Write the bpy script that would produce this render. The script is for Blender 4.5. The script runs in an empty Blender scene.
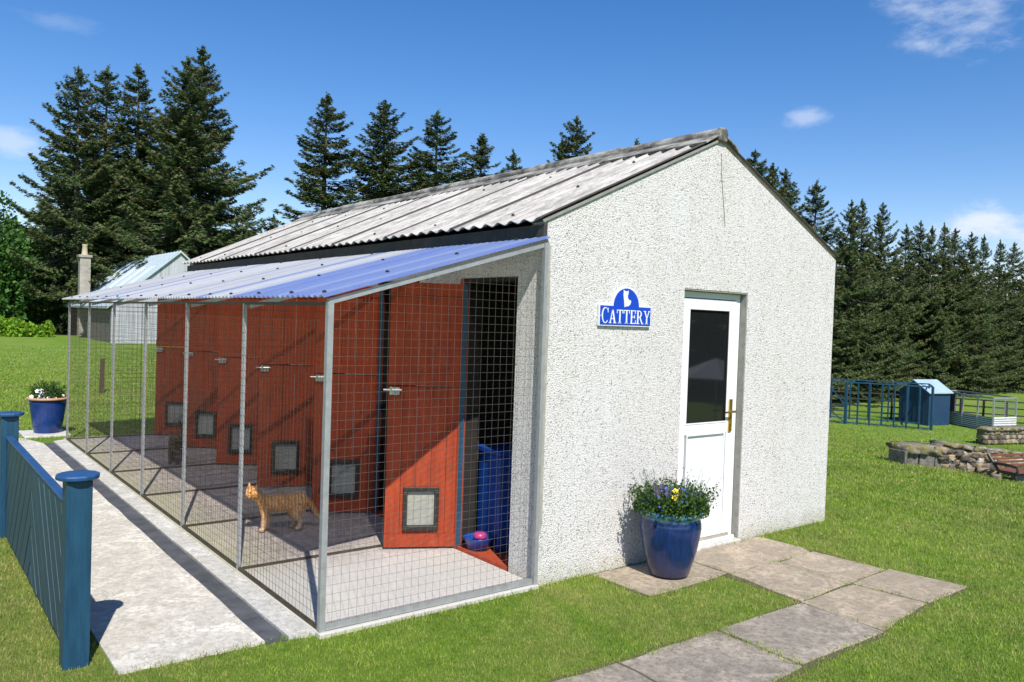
import bpy, math, random
import numpy as np
from mathutils import Vector, Matrix
rnd = random.Random(7)
PI = math.pi
scene = bpy.context.scene
COL = scene.collection
# ------------------------------------------------------------------ camera maths
F = 802.6; CAM = np.array([-3.460, -4.079, 1.769]); YAW, PITCH, ROLL = .66380, -.02324, .03354
_cy, _sy = math.cos(YAW), math.sin(YAW)
FWD = np.array([_sy*math.cos(PITCH), _cy*math.cos(PITCH), math.sin(PITCH)])
_r = np.array([_cy, -_sy, 0.]); _u = np.cross(_r, FWD)
RGT = _r*math.cos(ROLL)+_u*math.sin(ROLL); UPV = -_r*math.sin(ROLL)+_u*math.cos(ROLL)
def ray(x, y): return FWD+RGT*(x-512)/F-UPV*(y-341)/F
def sstep(t): t = np.clip(t, 0, 1); return t*t*(3-2*t)
def terrain(x, y):
    u = x-.3*y
    far = np.hypot(x, y)
    return -1.75*sstep((u-4.6)/18.)+.03*np.sin(x*.31+1)*np.sin(y*.27)*sstep((far-12)/10)
def hit(px, py):
    d = ray(px, py); t = 2.
    while t < 400:
        P = CAM+d*t
        if P[2] <= terrain(P[0], P[1]): break
        t *= 1.003
    return Vector((P[0], P[1], float(terrain(P[0], P[1]))))
def at_dist(px, py, dist):
    d = ray(px, py); k = dist/math.hypot(d[0], d[1]); return Vector(CAM+d*k)
def ground_at(p): return Vector((p.x, p.y, float(terrain(p.x, p.y))))
# ------------------------------------------------------------------ object helpers
def tag(o, label=None, cat=None, group=None, kind=None):
    if label: o['label'] = label
    if cat: o['category'] = cat
    if group: o['group'] = group
    if kind: o['kind'] = kind
    return o
def empty(name, loc, label, cat, group=None):
    o = bpy.data.objects.new(name, None); COL.objects.link(o); o.location = loc
    o.empty_display_size = .1
    return tag(o, label, cat, group)
def link_mesh(name, me, mat, parent=None):
    o = bpy.data.objects.new(name, me); COL.objects.link(o)
    if mat: 
        if not me.materials: me.materials.append(mat)
    if parent is not None:
        o.parent = parent
        o.matrix_parent_inverse = parent_inv(parent)
    return o
def parent_inv(p):
    m = Matrix.Translation(p.location) @ p.rotation_euler.to_matrix().to_4x4()
    q = p
    # parents of parts stay at identity, so only the root matters
    while q.parent is not None:
        q = q.parent
        m = Matrix.Translation(q.location) @ q.rotation_euler.to_matrix().to_4x4()
    return m.inverted() if p.parent is None else Matrix.Identity(4)
class MB:
    def __init__(s): s.v = []; s.f = []
    def box(s, x0, x1, y0, y1, z0, z1):
        n = len(s.v)
        s.v += [(x, y, z) for z in (z0, z1) for x, y in ((x0, y0), (x1, y0), (x1, y1), (x0, y1))]
        s.f += [tuple(n+i for i in q) for q in ((3, 2, 1, 0), (4, 5, 6, 7), (0, 1, 5, 4), (1, 2, 6, 5), (2, 3, 7, 6), (3, 0, 4, 7))]
        return s
    def bar(s, p, q, w, h=None, up=(0, 0, 1)):
        h = w if h is None else h
        p, q = Vector(p), Vector(q); d = (q-p).normalized(); up = Vector(up)
        if abs(d.dot(up)) > .99: up = Vector((0, 1, 0))
        a = d.cross(up).normalized()*w/2; b = a.cross(d).normalized()*h/2
        n = len(s.v)
        for c in (p, q): s.v += [tuple(c+i*a+j*b) for i, j in ((-1, -1), (1, -1), (1, 1), (-1, 1))]
        s.f += [tuple(n+i for i in k) for k in ((3, 2, 1, 0), (4, 5, 6, 7), (0, 1, 5, 4), (1, 2, 6, 5), (2, 3, 7, 6), (3, 0, 4, 7))]
        return s
    def tube(s, pts, r, n=8):
        if not isinstance(r, (list, tuple)): r = [r]*len(pts)
        pts = [Vector(p) for p in pts]; base = len(s.v)
        for i, p in enumerate(pts):
            d = (pts[min(i+1, len(pts)-1)]-pts[max(i-1, 0)]).normalized()
            up = Vector((0, 0, 1)) if abs(d.z) < .9 else Vector((1, 0, 0))
            a = d.cross(up).normalized(); b = a.cross(d)
            for k in range(n):
                t = 2*PI*k/n; s.v.append(tuple(p+(a*math.cos(t)+b*math.sin(t))*r[i]))
        for i in range(len(pts)-1):
            for k in range(n):
                a0 = base+i*n+k; a1 = base+i*n+(k+1) % n
                s.f.append((a0, a1, a1+n, a0+n))
        s.f.append(tuple(base+k for k in range(n))[::-1]); s.f.append(tuple(base+(len(pts)-1)*n+k for k in range(n)))
        return s
    def wire(s, p, q, r=.0013): return s.tube([p, q], r, 3)
    def lathe(s, prof, c=(0, 0, 0), n=40):
        base = len(s.v)
        for r, z in prof:
            for k in range(n):
                t = 2*PI*k/n; s.v.append((c[0]+r*math.cos(t), c[1]+r*math.sin(t), c[2]+z))
        for i in range(len(prof)-1):
            for k in range(n):
                a0 = base+i*n+k; a1 = base+i*n+(k+1) % n
                s.f.append((a0, a1, a1+n, a0+n))
        return s
    def poly(s, pts): n = len(s.v); s.v += [tuple(p) for p in pts]; s.f.append(tuple(range(n, n+len(pts)))); return s
    def prism(s, pts, ext):
        pts = [Vector(p) for p in pts]; e = Vector(ext); n = len(s.v); k = len(pts)
        s.v += [tuple(p) for p in pts]+[tuple(p+e) for p in pts]
        s.f.append(tuple(range(n, n+k))[::-1]); s.f.append(tuple(range(n+k, n+2*k)))
        for i in range(k): j = (i+1) % k; s.f.append((n+i, n+j, n+k+j, n+k+i))
        return s
    def build(s, name, mat, parent=None, smooth=False, bevel=0):
        me = bpy.data.meshes.new(name); me.from_pydata(s.v, [], s.f)
        if smooth: me.polygons.foreach_set('use_smooth', [True]*len(me.polygons))
        me.update()
        o = link_mesh(name, me, mat, parent)
        if bevel:
            b = o.modifiers.new('bevel', 'BEVEL'); b.width = bevel; b.segments = 2; b.limit_method = 'ANGLE'
        return o
def np_mesh(name, V, Fc, mat, parent=None, attr=None):
    """V (n,3), Fc (m,3) triangles, attr per-vertex float"""
    me = bpy.data.meshes.new(name); V = np.ascontiguousarray(V, dtype=np.float32); Fc = np.ascontiguousarray(Fc, dtype=np.int32)
    me.vertices.add(len(V)); me.vertices.foreach_set('co', V.ravel())
    me.loops.add(Fc.size); me.loops.foreach_set('vertex_index', Fc.ravel())
    me.polygons.add(len(Fc)); me.polygons.foreach_set('loop_start', np.arange(0, Fc.size, 3, dtype=np.int32))
    me.polygons.foreach_set('loop_total', np.full(len(Fc), 3, dtype=np.int32))
    if attr is not None:
        a = me.attributes.new('rv', 'FLOAT', 'POINT'); a.data.foreach_set('value', np.ascontiguousarray(attr, dtype=np.float32))
    me.update(calc_edges=True)
    return link_mesh(name, me, mat, parent) if parent != 'mesh' else me
# ------------------------------------------------------------------ materials
class NT:
    def __init__(s, name):
        s.m = bpy.data.materials.new(name); s.m.use_nodes = True; s.t = s.m.node_tree; s.n = s.t.nodes
        s.b = s.n['Principled BSDF']; s.out = s.n['Material Output']
        s.co = s.n.new('ShaderNodeTexCoord').outputs['Object']
    def lk(s, a, b): s.t.links.new(a, b)
    def mapped(s, scale=(1, 1, 1), rot=(0, 0, 0)):
        m = s.n.new('ShaderNodeMapping'); m.inputs['Scale'].default_value = scale; m.inputs['Rotation'].default_value = rot
        s.lk(s.co, m.inputs[0]); return m.outputs[0]
    def noise(s, scale, detail=4, rough=.6, vec=None, dist=0):
        n = s.n.new('ShaderNodeTexNoise'); n.inputs['Scale'].default_value = scale; n.inputs['Detail'].default_value = detail
        n.inputs['Roughness'].default_value = rough; n.inputs['Distortion'].default_value = dist
        s.lk(vec or s.co, n.inputs['Vector']); return n.outputs['Fac']
    def voro(s, scale, out='Distance', feature='F1', vec=None):
        n = s.n.new('ShaderNodeTexVoronoi'); n.feature = feature; n.inputs['Scale'].default_value = scale
        s.lk(vec or s.co, n.inputs['Vector']); return n.outputs[out]
    def ramp(s, fac, stops, interp='LINEAR'):
        r = s.n.new('ShaderNodeValToRGB'); e = r.color_ramp.elements; r.color_ramp.interpolation = interp
        while len(e) < len(stops): e.new(.5)
        for i, (p, c) in enumerate(stops):
            e[i].position = p; e[i].color = (c, c, c, 1) if isinstance(c, (int, float)) else (*c, 1)
        s.lk(fac, r.inputs[0]); return r.outputs[0]
    def mix(s, fac, a, b, mode='MIX'):
        m = s.n.new('ShaderNodeMix'); m.data_type = 'RGBA'; m.blend_type = mode
        for sock, v in ((m.inputs[0], fac), (m.inputs[6], a), (m.inputs[7], b)):
            if hasattr(v, 'links'): s.lk(v, sock)
            else: sock.default_value = v if isinstance(v, (int, float)) else (*v, 1)
        return m.outputs[2]
    def math(s, op, a, b=0., c=None):
        m = s.n.new('ShaderNodeMath'); m.operation = op
        for i, v in enumerate((a, b) if c is None else (a, b, c)):
            if hasattr(v, 'links'): s.lk(v, m.inputs[i])
            else: m.inputs[i].default_value = v
        return m.outputs[0]
    def sep(s, v=None):
        x = s.n.new('ShaderNodeSeparateXYZ'); s.lk(v or s.co, x.inputs[0]); return x.outputs
    def attr(s, name='rv'):
        a = s.n.new('ShaderNodeAttribute'); a.attribute_name = name; return a.outputs['Fac']
    def objrand(s): return s.n.new('ShaderNodeObjectInfo').outputs['Random']
    def bump(s, h, strength=.5, dist=.01):
        b = s.n.new('ShaderNodeBump'); b.inputs['Strength'].default_value = strength; b.inputs['Distance'].default_value = dist
        s.lk(h, b.inputs['Height']); s.lk(b.outputs[0], s.b.inputs['Normal']); return b
    def fin(s, col, rough=.7, metal=0., spec=.5):
        if hasattr(col, 'links'): s.lk(col, s.b.inputs['Base Color'])
        else: s.b.inputs['Base Color'].default_value = (*col, 1)
        if hasattr(rough, 'links'): s.lk(rough, s.b.inputs['Roughness'])
        else: s.b.inputs['Roughness'].default_value = rough
        s.b.inputs['Metallic'].default_value = metal; s.b.inputs['Specular IOR Level'].default_value = spec
        return s.m
def simple(name, c1, c2=None, scale=8, rough=.6, metal=0, bump=.15, bscale=60, bdist=.003, spec=.5, stretch=(1, 1, 1)):
    t = NT(name); c2 = c2 or tuple(v*.75 for v in c1); v = t.mapped(stretch)
    f = t.noise(scale, 5, .65, v)
    col = t.mix(t.ramp(f, [(.35, 0), (.65, 1)]), c1, c2)
    if bump: t.bump(t.noise(bscale, 3, .6, v), bump, bdist)
    return t.fin(col, rough, metal, spec)
M = {}
def mats():
    # pebbledash
    t = NT('pebbledash_white')
    n = t.n.new('ShaderNodeTexVoronoi'); n.inputs['Scale'].default_value = 135; n.inputs['Randomness'].default_value = 1
    w = t.n.new('ShaderNodeTexNoise'); w.inputs['Scale'].default_value = 60; t.lk(t.co, w.inputs['Vector'])
    va = t.n.new('ShaderNodeVectorMath'); va.operation = 'MULTIPLY_ADD'; t.lk(w.outputs['Color'], va.inputs[0]); va.inputs[1].default_value = (.012, .012, .012); t.lk(t.co, va.inputs[2])
    t.lk(va.outputs[0], n.inputs['Vector'])
    sr = t.n.new('ShaderNodeSeparateColor'); t.lk(n.outputs['Color'], sr.inputs[0])
    chips = t.ramp(sr.outputs[0], [(0, (.28, .265, .25)), (.08, (.48, .465, .445)), (.15, (.80, .775, .75)), (.5, (.90, .875, .85)), (1, (.95, .93, .91))])
    gap = t.ramp(n.outputs['Distance'], [(.35, 1), (.75, .72)])
    col = t.mix(1, chips, gap, 'MULTIPLY')
    big = t.mix(t.ramp(t.noise(1.0, 5, .65), [(.35, 0), (.65, 1)]), (.955, .95, .935), (1, 1, 1)); big = t.mix(1, big, t.mix(t.ramp(t.noise(3.2, 5, .7, t.mapped((1.6, 1.6, .14))), [(.42, 0), (.62, 1)]), (.965, .96, .945), (1, 1, 1)), 'MULTIPLY')
    col = t.mix(1, col, big, 'MULTIPLY')
    z = t.sep()[2]
    low = t.ramp(t.math('ADD', z, t.math('MULTIPLY', t.noise(6, 4), .25)), [(.10, .0), (.27, 1)])
    grime = t.mix(low, (.74, .74, .62), (1, 1, 1)); col = t.mix(1, col, grime, 'MULTIPLY')
    h = t.ramp(n.outputs['Distance'], [(0, 1), (.7, 0)])
    t.bump(h, .9, .006); M['dash'] = t.fin(col, .85, 0, .25)
    # roof sheets
    t = NT('weathered_fibre_cement')
    v = t.mapped((.6, 2.2, 1)); xyz = t.sep()
    base = t.ramp(t.noise(2.4, 6, .7, v), [(.3, (.32, .30, .27)), (.6, (.54, .515, .47))])
    dark = t.ramp(t.noise(11, 6, .8, t.mapped((.35, 2.2, 1))), [(.47, 0), (.64, .75)])
    col = t.mix(dark, base, (.17, .16, .145))
    lich = t.ramp(t.noise(22, 4, .7), [(.60, 0), (.70, .5)]); col = t.mix(lich, col, (.68, .68, .65))
    fr = t.math('FRACT', t.math('DIVIDE', t.math('ADD', xyz[1], .030), 1.022))
    line = t.ramp(fr, [(0, 1), (.030, .9), (.055, 0), (1, 0)]); col = t.mix(line, col, (.07, .065, .06))
    t.bump(t.noise(90, 4, .7), .5, .004); M['roof'] = t.fin(col, .9, 0, .2)
    t = NT('ridge_cement')
    v = t.mapped((1, .5, 1))
    col = t.mix(t.ramp(t.noise(5, 6, .75, v), [(.40, 0), (.58, 1)]), (.42, .40, .36), (.10, .095, .085))
    t.bump(t.noise(60, 4, .7), .6, .005); M['ridge'] = t.fin(col, .9, 0, .2)
    # lean-to plastic; blue and white bands paint in its glossy sky reflections
    t = NT('corrugated_plastic_sky_bands')
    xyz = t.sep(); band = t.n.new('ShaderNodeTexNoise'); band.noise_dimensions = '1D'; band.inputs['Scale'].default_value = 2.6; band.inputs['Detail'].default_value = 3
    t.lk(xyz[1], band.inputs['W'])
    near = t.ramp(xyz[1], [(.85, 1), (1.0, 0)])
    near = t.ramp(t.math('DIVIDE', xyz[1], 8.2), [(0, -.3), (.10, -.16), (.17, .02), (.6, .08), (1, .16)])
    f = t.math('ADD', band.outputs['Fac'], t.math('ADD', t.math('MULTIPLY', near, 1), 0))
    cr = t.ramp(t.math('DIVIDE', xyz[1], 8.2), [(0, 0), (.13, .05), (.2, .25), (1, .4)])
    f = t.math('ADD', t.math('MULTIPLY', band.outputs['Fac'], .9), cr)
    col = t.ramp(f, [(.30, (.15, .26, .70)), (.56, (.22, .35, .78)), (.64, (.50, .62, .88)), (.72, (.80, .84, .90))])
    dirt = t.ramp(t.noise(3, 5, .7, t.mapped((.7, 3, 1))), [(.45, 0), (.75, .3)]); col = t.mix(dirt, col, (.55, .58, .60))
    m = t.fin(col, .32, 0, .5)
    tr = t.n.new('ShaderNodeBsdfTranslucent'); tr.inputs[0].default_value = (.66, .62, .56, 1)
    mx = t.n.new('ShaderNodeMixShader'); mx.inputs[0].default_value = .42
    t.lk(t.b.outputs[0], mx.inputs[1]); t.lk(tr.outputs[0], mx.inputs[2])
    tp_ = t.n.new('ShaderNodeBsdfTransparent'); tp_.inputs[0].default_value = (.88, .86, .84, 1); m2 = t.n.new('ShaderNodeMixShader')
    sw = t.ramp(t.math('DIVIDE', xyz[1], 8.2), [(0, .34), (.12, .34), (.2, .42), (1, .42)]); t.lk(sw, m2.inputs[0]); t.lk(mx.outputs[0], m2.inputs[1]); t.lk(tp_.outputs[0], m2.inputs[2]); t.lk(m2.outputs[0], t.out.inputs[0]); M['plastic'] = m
    # concrete
    def conc(name, a, b, stain, ss=1.6):
        t = NT(name)
        col = t.mix(t.ramp(t.noise(ss, 6, .65), [(.3, 0), (.7, 1)]), a, b)
        col = t.mix(t.ramp(t.noise(7, 6, .75, None, .5), [(.52, 0), (.72, .7)]), col, stain)
        col = t.mix(t.ramp(t.noise(150, 2, .6), [(.35, .25), (.6, 0)]), col, (.12, .11, .10))
        col = t.mix(t.ramp(t.noise(3.3, 6, .7, None, 1.), [(.48, 0), (.62, .6)]), col, tuple(min(1, v*1.35) for v in a))
        col = t.mix(t.ramp(t.noise(28, 6, .8), [(.46, 0), (.60, .75)]), col, tuple(v*.62 for v in b))
        col = t.mix(t.ramp(t.noise(16, 5, .8), [(.60, 0), (.70, .6)]), col, tuple(min(1, v*1.35) for v in a))
        t.bump(t.noise(55, 5, .75), .7, .006); return t, col
    t, col = conc('path_concrete', (.66, .63, .55), (.56, .53, .46), (.42, .38, .28)); M['path'] = t.fin(col, .9)
    t, col = conc('run_floor_concrete', (.50, .43, .38), (.38, .325, .29), (.24, .20, .17))
    x = t.sep()
    moss = t.ramp(t.math('ADD', x[0], t.math('MULTIPLY', t.noise(2.2, 5), .7)), [(-1.0, 1), (-.62, 0)])
    mr = t.n.new('ShaderNodeMapRange'); t.lk(t.math('ADD', x[0], t.math('MULTIPLY', t.noise(2.5, 5), .6)), mr.inputs[0])
    mr.inputs[1].default_value = -1.35; mr.inputs[2].default_value = -.75; mr.inputs[3].default_value = .8; mr.inputs[4].default_value = 0
    col = t.mix(mr.outputs[0], col, (.44, .44, .27))
    mr = t.n.new('ShaderNodeMapRange'); t.lk(x[1], mr.inputs[0]); mr.inputs[1].default_value = .9; mr.inputs[2].default_value = 1.5; mr.inputs[3].default_value = .75; mr.inputs[4].default_value = 0
    col = t.mix(mr.outputs[0], col, (.56, .55, .51)); M['floor'] = t.fin(col, .88)
    t, col = conc('slab_concrete', (.43, .345, .25), (.30, .25, .175), (.15, .13, .08), 2.0)
    col = t.mix(t.math('MULTIPLY', t.objrand(), .3), col, (.3, .27, .22)); M['slab'] = t.fin(col, .92)
    t, col = conc('grey_path_slab', (.36, .31, .25), (.23, .20, .16), (.10, .09, .065), 2.2); M['slab2'] = t.fin(col, .92)
    t, col = conc('kerb_concrete', (.62, .61, .57), (.52, .51, .46), (.40, .38, .28)); M['kerb'] = t.fin(col, .9)
    M['drain'] = simple('drain_bitumen', (.05, .055, .062), (.095, .10, .11), 6, .75, 0, .4, 120)
    # woods and paints
    t = NT('red_stained_boards')
    v = t.mapped((6, 6, 1.2)); col = t.mix(t.ramp(t.noise(3, 6, .7, v), [(.35, 0), (.65, 1)]), (.40, .060, .018), (.27, .036, .012))
    col = t.mix(t.ramp(t.noise(14, 4, .6), [(.62, 0), (.75, .4)]), col, (.42, .13, .07))
    col = t.mix(t.math('MULTIPLY', t.objrand(), .55), col, (.52, .095, .035)); col = t.mix(t.ramp(t.noise(5, 5, .7), [(.5, 0), (.7, .35)]), col, (.20, .035, .016)); t.bump(t.noise(25, 4, .7, v), .3, .003); M['red'] = t.fin(col, .6, 0, .3)
    M['redfloor'] = simple('red_floor_paint', (.22, .02, .012), (.15, .015, .01), 4, .35)
    M['bluewood'] = None
    t = NT('blue_stained_timber')
    v = t.mapped((7, 7, 1)); col = t.mix(t.ramp(t.noise(4, 6, .7, v), [(.35, 0), (.7, 1)]), (.014, .072, .135), (.008, .042, .082))
    col = t.mix(t.ramp(t.noise(9, 5, .8, v), [(.62, 0), (.72, .6)]), col, (.05, .12, .19))
    t.bump(t.noise(30, 4, .7, v), .4, .003); M['bluewood'] = t.fin(col, .45)
    M['bluecap'] = simple('blue_post_cap', (.022, .085, .22), (.014, .06, .16), 10, .45)
    M['galv'] = simple('galvanised_steel', (.42, .43, .43), (.33, .34, .34), 20, .45, .35, .1)
    M['wire'] = simple('galvanised_wire', (.17, .15, .12), (.11, .10, .08), 15, .5, .3, 0)
    M['rustwire'] = simple('weathered_wire', (.08, .07, .045), (.05, .042, .03), 15, .6, .2, 0)
    M['chrome'] = simple('zinc_bolt', (.62, .62, .60), (.45, .45, .44), 30, .3, .8, 0)
    M['black'] = simple('black_plastic', (.018, .016, .015), (.03, .028, .025), 20, .4, 0, .1)
    M['shade_trim'] = simple('eaves_shade_and_dark_fixings', (.03, .026, .022), (.055, .05, .04), 9, .8, 0, .4, 40)  # near-black: painted shade under the eaves, also bolts, ridge filler and hinges
    M['flap'] = simple('smoky_flap_plastic', (.36, .36, .31), (.28, .28, .25), 4, .25)
    M['upvc'] = simple('white_upvc', (.82, .83, .83), (.78, .79, .79), 2, .25, 0, .02)
    M['brass'] = simple('brass', (.62, .42, .10), (.5, .32, .07), 20, .25, .9, 0)
    M['sill'] = simple('door_threshold', (.40, .36, .28), (.3, .26, .2), 8, .5)
    M['signblue'] = simple('sign_blue', (.012, .07, .50), (.010, .06, .46), 3, .3, 0, .02)
    M['signwhite'] = simple('sign_white', (.80, .82, .86), (.75, .77, .8), 8, .4, 0, 0)
    M['render'] = simple('grey_render', (.30, .30, .27), (.22, .22, .19), 12, .9, 0, .6, 60)
    M['mastic'] = simple('beige_mastic', (.40, .38, .32), (.3, .29, .25), 20, .8)
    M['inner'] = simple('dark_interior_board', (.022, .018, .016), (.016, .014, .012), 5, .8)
    M['bluepl'] = simple('blue_plastic', (.009, .065, .32), (.007, .05, .26), 3, .3, 0, .05)
    M['pink'] = simple('pink_plastic', (.45, .05, .20), None, 3, .35)
    t = NT('door_glass'); t.bump(t.noise(2, 1), .02, .02); M['glass'] = t.fin((.012, .013, .014), .03, 0, .6)
    # glazed pots
    t = NT('blue_glaze'); z = t.sep()[2]
    v = t.mapped((14, 14, 2.0)); n = t.noise(2.2, 5, .7, v)
    col = t.mix(t.ramp(n, [(.4, 0), (.7, 1)]), (.005, .018, .075), (.009, .036, .16))
    low = t.n.new('ShaderNodeMapRange'); t.lk(t.math('ADD', z, t.math('MULTIPLY', n, .16)), low.inputs[0]); low.inputs[1].default_value = .12; low.inputs[2].default_value = .24; low.inputs[3].default_value = .8; low.inputs[4].default_value = 0
    col = t.mix(low.outputs[0], col, (.045, .045, .10))
    hi = t.n.new('ShaderNodeMapRange'); t.lk(t.math('ADD', z, t.math('MULTIPLY', n, .02)), hi.inputs[0]); hi.inputs[1].default_value = .405; hi.inputs[2].default_value = .422; hi.inputs[3].default_value = 0; hi.inputs[4].default_value = .85
    col = t.mix(hi.outputs[0], col, t.mix(t.ramp(t.noise(30, 3), [(.4, 0), (.6, 1)]), (.03, .12, .30), (.16, .45, .62)))
    M['glaze'] = t.fin(col, .12, 0, .6)
    M['glaze2'] = simple('plain_blue_glaze', (.010, .045, .20), (.007, .028, .13), 5, .18, 0, .1, 20)
    M['terra'] = simple('terracotta_rim', (.50, .30, .17), (.42, .24, .13), 10, .6)
    M['buff'] = simple('buff_clay', (.55, .46, .33), (.45, .38, .27), 6, .8)
    M['soil'] = simple('soil', (.05, .035, .02), None, 20, .95, 0, .8, 40, .01)
    # greens
    def leafmat(name, c1, c2, c3, trans=.3, rough=.6):
        t = NT(name); r = t.attr()
        col = t.ramp(r, [(0, c1), (.6, c2), (1, c3)])
        col = t.mix(t.math('MULTIPLY', t.objrand(), .35), col, tuple(x*.6 for x in c2))
        t.fin(col, rough, 0, .3)
        tr = t.n.new('ShaderNodeBsdfTranslucent'); t.lk(col, tr.inputs[0])
        mx = t.n.new('ShaderNodeMixShader'); mx.inputs[0].default_value = trans
        t.lk(t.b.outputs[0], mx.inputs[1]); t.lk(tr.outputs[0], mx.inputs[2]); t.lk(mx.outputs[0], t.out.inputs[0]); return t.m
    M['needle'] = leafmat('spruce_needles', (.045, .088, .030), (.100, .155, .050), (.22, .18, .075), .3)
    M['leaf'] = leafmat('broad_leaves', (.035, .10, .018), (.07, .18, .03), (.13, .26, .05), .3)
    M['lime'] = leafmat('lime_leaves', (.12, .26, .02), (.22, .42, .03), (.35, .50, .05), .35)
    M['potleaf'] = leafmat('pot_leaves', (.025, .07, .012), (.06, .13, .02), (.12, .20, .04), .3)
    for nm, c in (('fy', (.75, .62, .03)), ('fp', (.035, .012, .06)), ('fb', (.10, .14, .55)), ('fw', (.75, .75, .80))):
        M[nm] = simple('petal_'+nm, c, None, 5, .6, 0, 0)
    t = NT('grass_blade'); r = t.attr()
    geo = t.n.new('ShaderNodeNewGeometry').outputs['Position']
    dry = t.ramp(t.math('ADD', t.math('ADD', t.math('MULTIPLY', t.noise(.55, 5, .7, geo), .6), t.math('MULTIPLY', t.noise(3.1, 4, .7, geo), .4)), t.math('MULTIPLY', t.math('SUBTRACT', r, .5), .22)), [(.44, 0), (.66, 1)])
    x = t.sep(geo)
    # drier patch by the blue fence
    mr = t.n.new('ShaderNodeMapRange'); t.lk(x[0], mr.inputs[0]); mr.inputs[1].default_value = -2.75; mr.inputs[2].default_value = -1.9; mr.inputs[3].default_value = 1.3; mr.inputs[4].default_value = 0
    dry = t.math('MINIMUM', t.math('ADD', dry, t.math('MULTIPLY', mr.outputs[0], t.noise(3.5, 4, .7, geo))), 1)
    g = t.ramp(r, [(0, (.22, .35, .035)), (.6, (.33, .48, .05)), (1, (.44, .58, .12))])
    d = t.ramp(r, [(0, (.28, .29, .07)), (1, (.48, .45, .18))])
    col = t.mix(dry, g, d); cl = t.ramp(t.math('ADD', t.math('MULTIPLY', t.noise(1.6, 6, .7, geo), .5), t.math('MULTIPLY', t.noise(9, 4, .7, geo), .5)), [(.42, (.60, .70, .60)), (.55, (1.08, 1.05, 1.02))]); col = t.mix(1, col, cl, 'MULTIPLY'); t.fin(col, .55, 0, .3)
    tr = t.n.new('ShaderNodeBsdfTranslucent'); t.lk(col, tr.inputs[0]); mx = t.n.new('ShaderNodeMixShader'); mx.inputs[0].default_value = .42
    t.lk(t.b.outputs[0], mx.inputs[1]); t.lk(tr.outputs[0], mx.inputs[2]); t.lk(mx.outputs[0], t.out.inputs[0]); M['blade'] = t.m
    t = NT('lawn_ground')
    n1 = t.noise(.35, 6, .65); n2 = t.noise(30, 4, .75); n3 = t.noise(2.0, 5, .7)
    col = t.ramp(t.math('ADD', t.math('MULTIPLY', n1, .55), t.math('MULTIPLY', n3, .45)), [(.36, (.12, .22, .025)), (.50, (.18, .29, .04)), (.64, (.28, .31, .09))])
    col = t.mix(t.ramp(n2, [(.35, .45), (.6, 0)]), col, (.06, .11, .016))
    dist = t.n.new('ShaderNodeVectorMath'); dist.operation = 'LENGTH'; t.lk(t.co, dist.inputs[0])
    bm = t.bump(t.noise(45, 5, .8), .9, .03); M['lawn'] = t.fin(col, .9, 0, .1)
    t = NT('bark'); v = t.mapped((1, 1, .25)); col = t.mix(t.ramp(t.noise(5, 5, .7, v), [(.4, 0), (.65, 1)]), (.17, .15, .12), (.08, .065, .05)); t.bump(t.noise(8, 4, .7, v), .8, .05); M['bark'] = t.fin(col, .9)
    # stones
    t = NT('field_stone'); r = t.attr()
    col = t.ramp(r, [(0, (.06, .05, .04)), (.3, (.18, .155, .13)), (.6, (.28, .22, .14)), (.85, (.38, .30, .18)), (1, (.50, .47, .43))])
    col = t.mix(t.ramp(t.noise(9, 5, .7), [(.45, 0), (.7, .6)]), col, (.16, .14, .11)); t.bump(t.noise(18, 5, .7), .8, .02); M['stone'] = t.fin(col, .9)
    t = NT('mossy_coping'); col = t.mix(t.ramp(t.noise(6, 5, .7), [(.42, 0), (.6, 1)]), (.20, .185, .155), (.17, .145, .03))
    col = t.mix(t.ramp(t.noise(11, 4, .7), [(.55, 0), (.7, .8)]), col, (.5, .49, .46)); t.bump(t.noise(18, 5, .7), .8, .02); M['coping'] = t.fin(col, .9)
    M['block'] = simple('grey_dressed_block', (.20, .185, .16), (.10, .09, .08), 9, .9, 0, .9, 25, .02)
    M['chimblock'] = simple('chimney_block', (.40, .37, .31), (.28, .26, .22), 3, .9, 0, .6, 20, .02)
    M['tin'] = simple('pale_metal_roof', (.52, .60, .64), (.46, .54, .58), 1.5, .45, .2, .2, 3, .02)
    M['tinwhite'] = simple('translucent_roof_panel', (.75, .80, .82), (.68, .73, .75), 1.5, .4, 0, .1)
    t = NT('grey_cladding'); col = t.ramp(t.noise(3, 4, .6, t.mapped((4, 4, .15))), [(.3, (.30, .31, .33)), (.7, (.52, .54, .57))]); M['clad'] = t.fin(col, .7)
    M['bench'] = simple('bench_slats', (.20, .085, .045), (.13, .055, .03), 6, .6)
    M['shedroof'] = simple('shed_roof', (.36, .48, .58), (.30, .42, .52), 2, .5)
    M['shedblue'] = simple('shed_blue', (.016, .055, .12), (.012, .04, .09), 6, .6)
    M['greysheet'] = simple('grey_mesh_screen', (.10, .10, .11), (.075, .075, .08), 6, .8)
    M['whitesheet'] = simple('white_corrugated', (.62, .63, .64), (.52, .53, .54), 4, .5)
    M['rail'] = simple('dark_rail_timber', (.03, .025, .02), (.045, .04, .03), 6, .8)
    M['oldpost'] = simple('brown_post', (.085, .045, .03), (.06, .035, .025), 6, .8)
    M['canvas'] = simple('grey_canvas', (.40, .42, .46), (.36, .38, .42), 3, .8)
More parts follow.
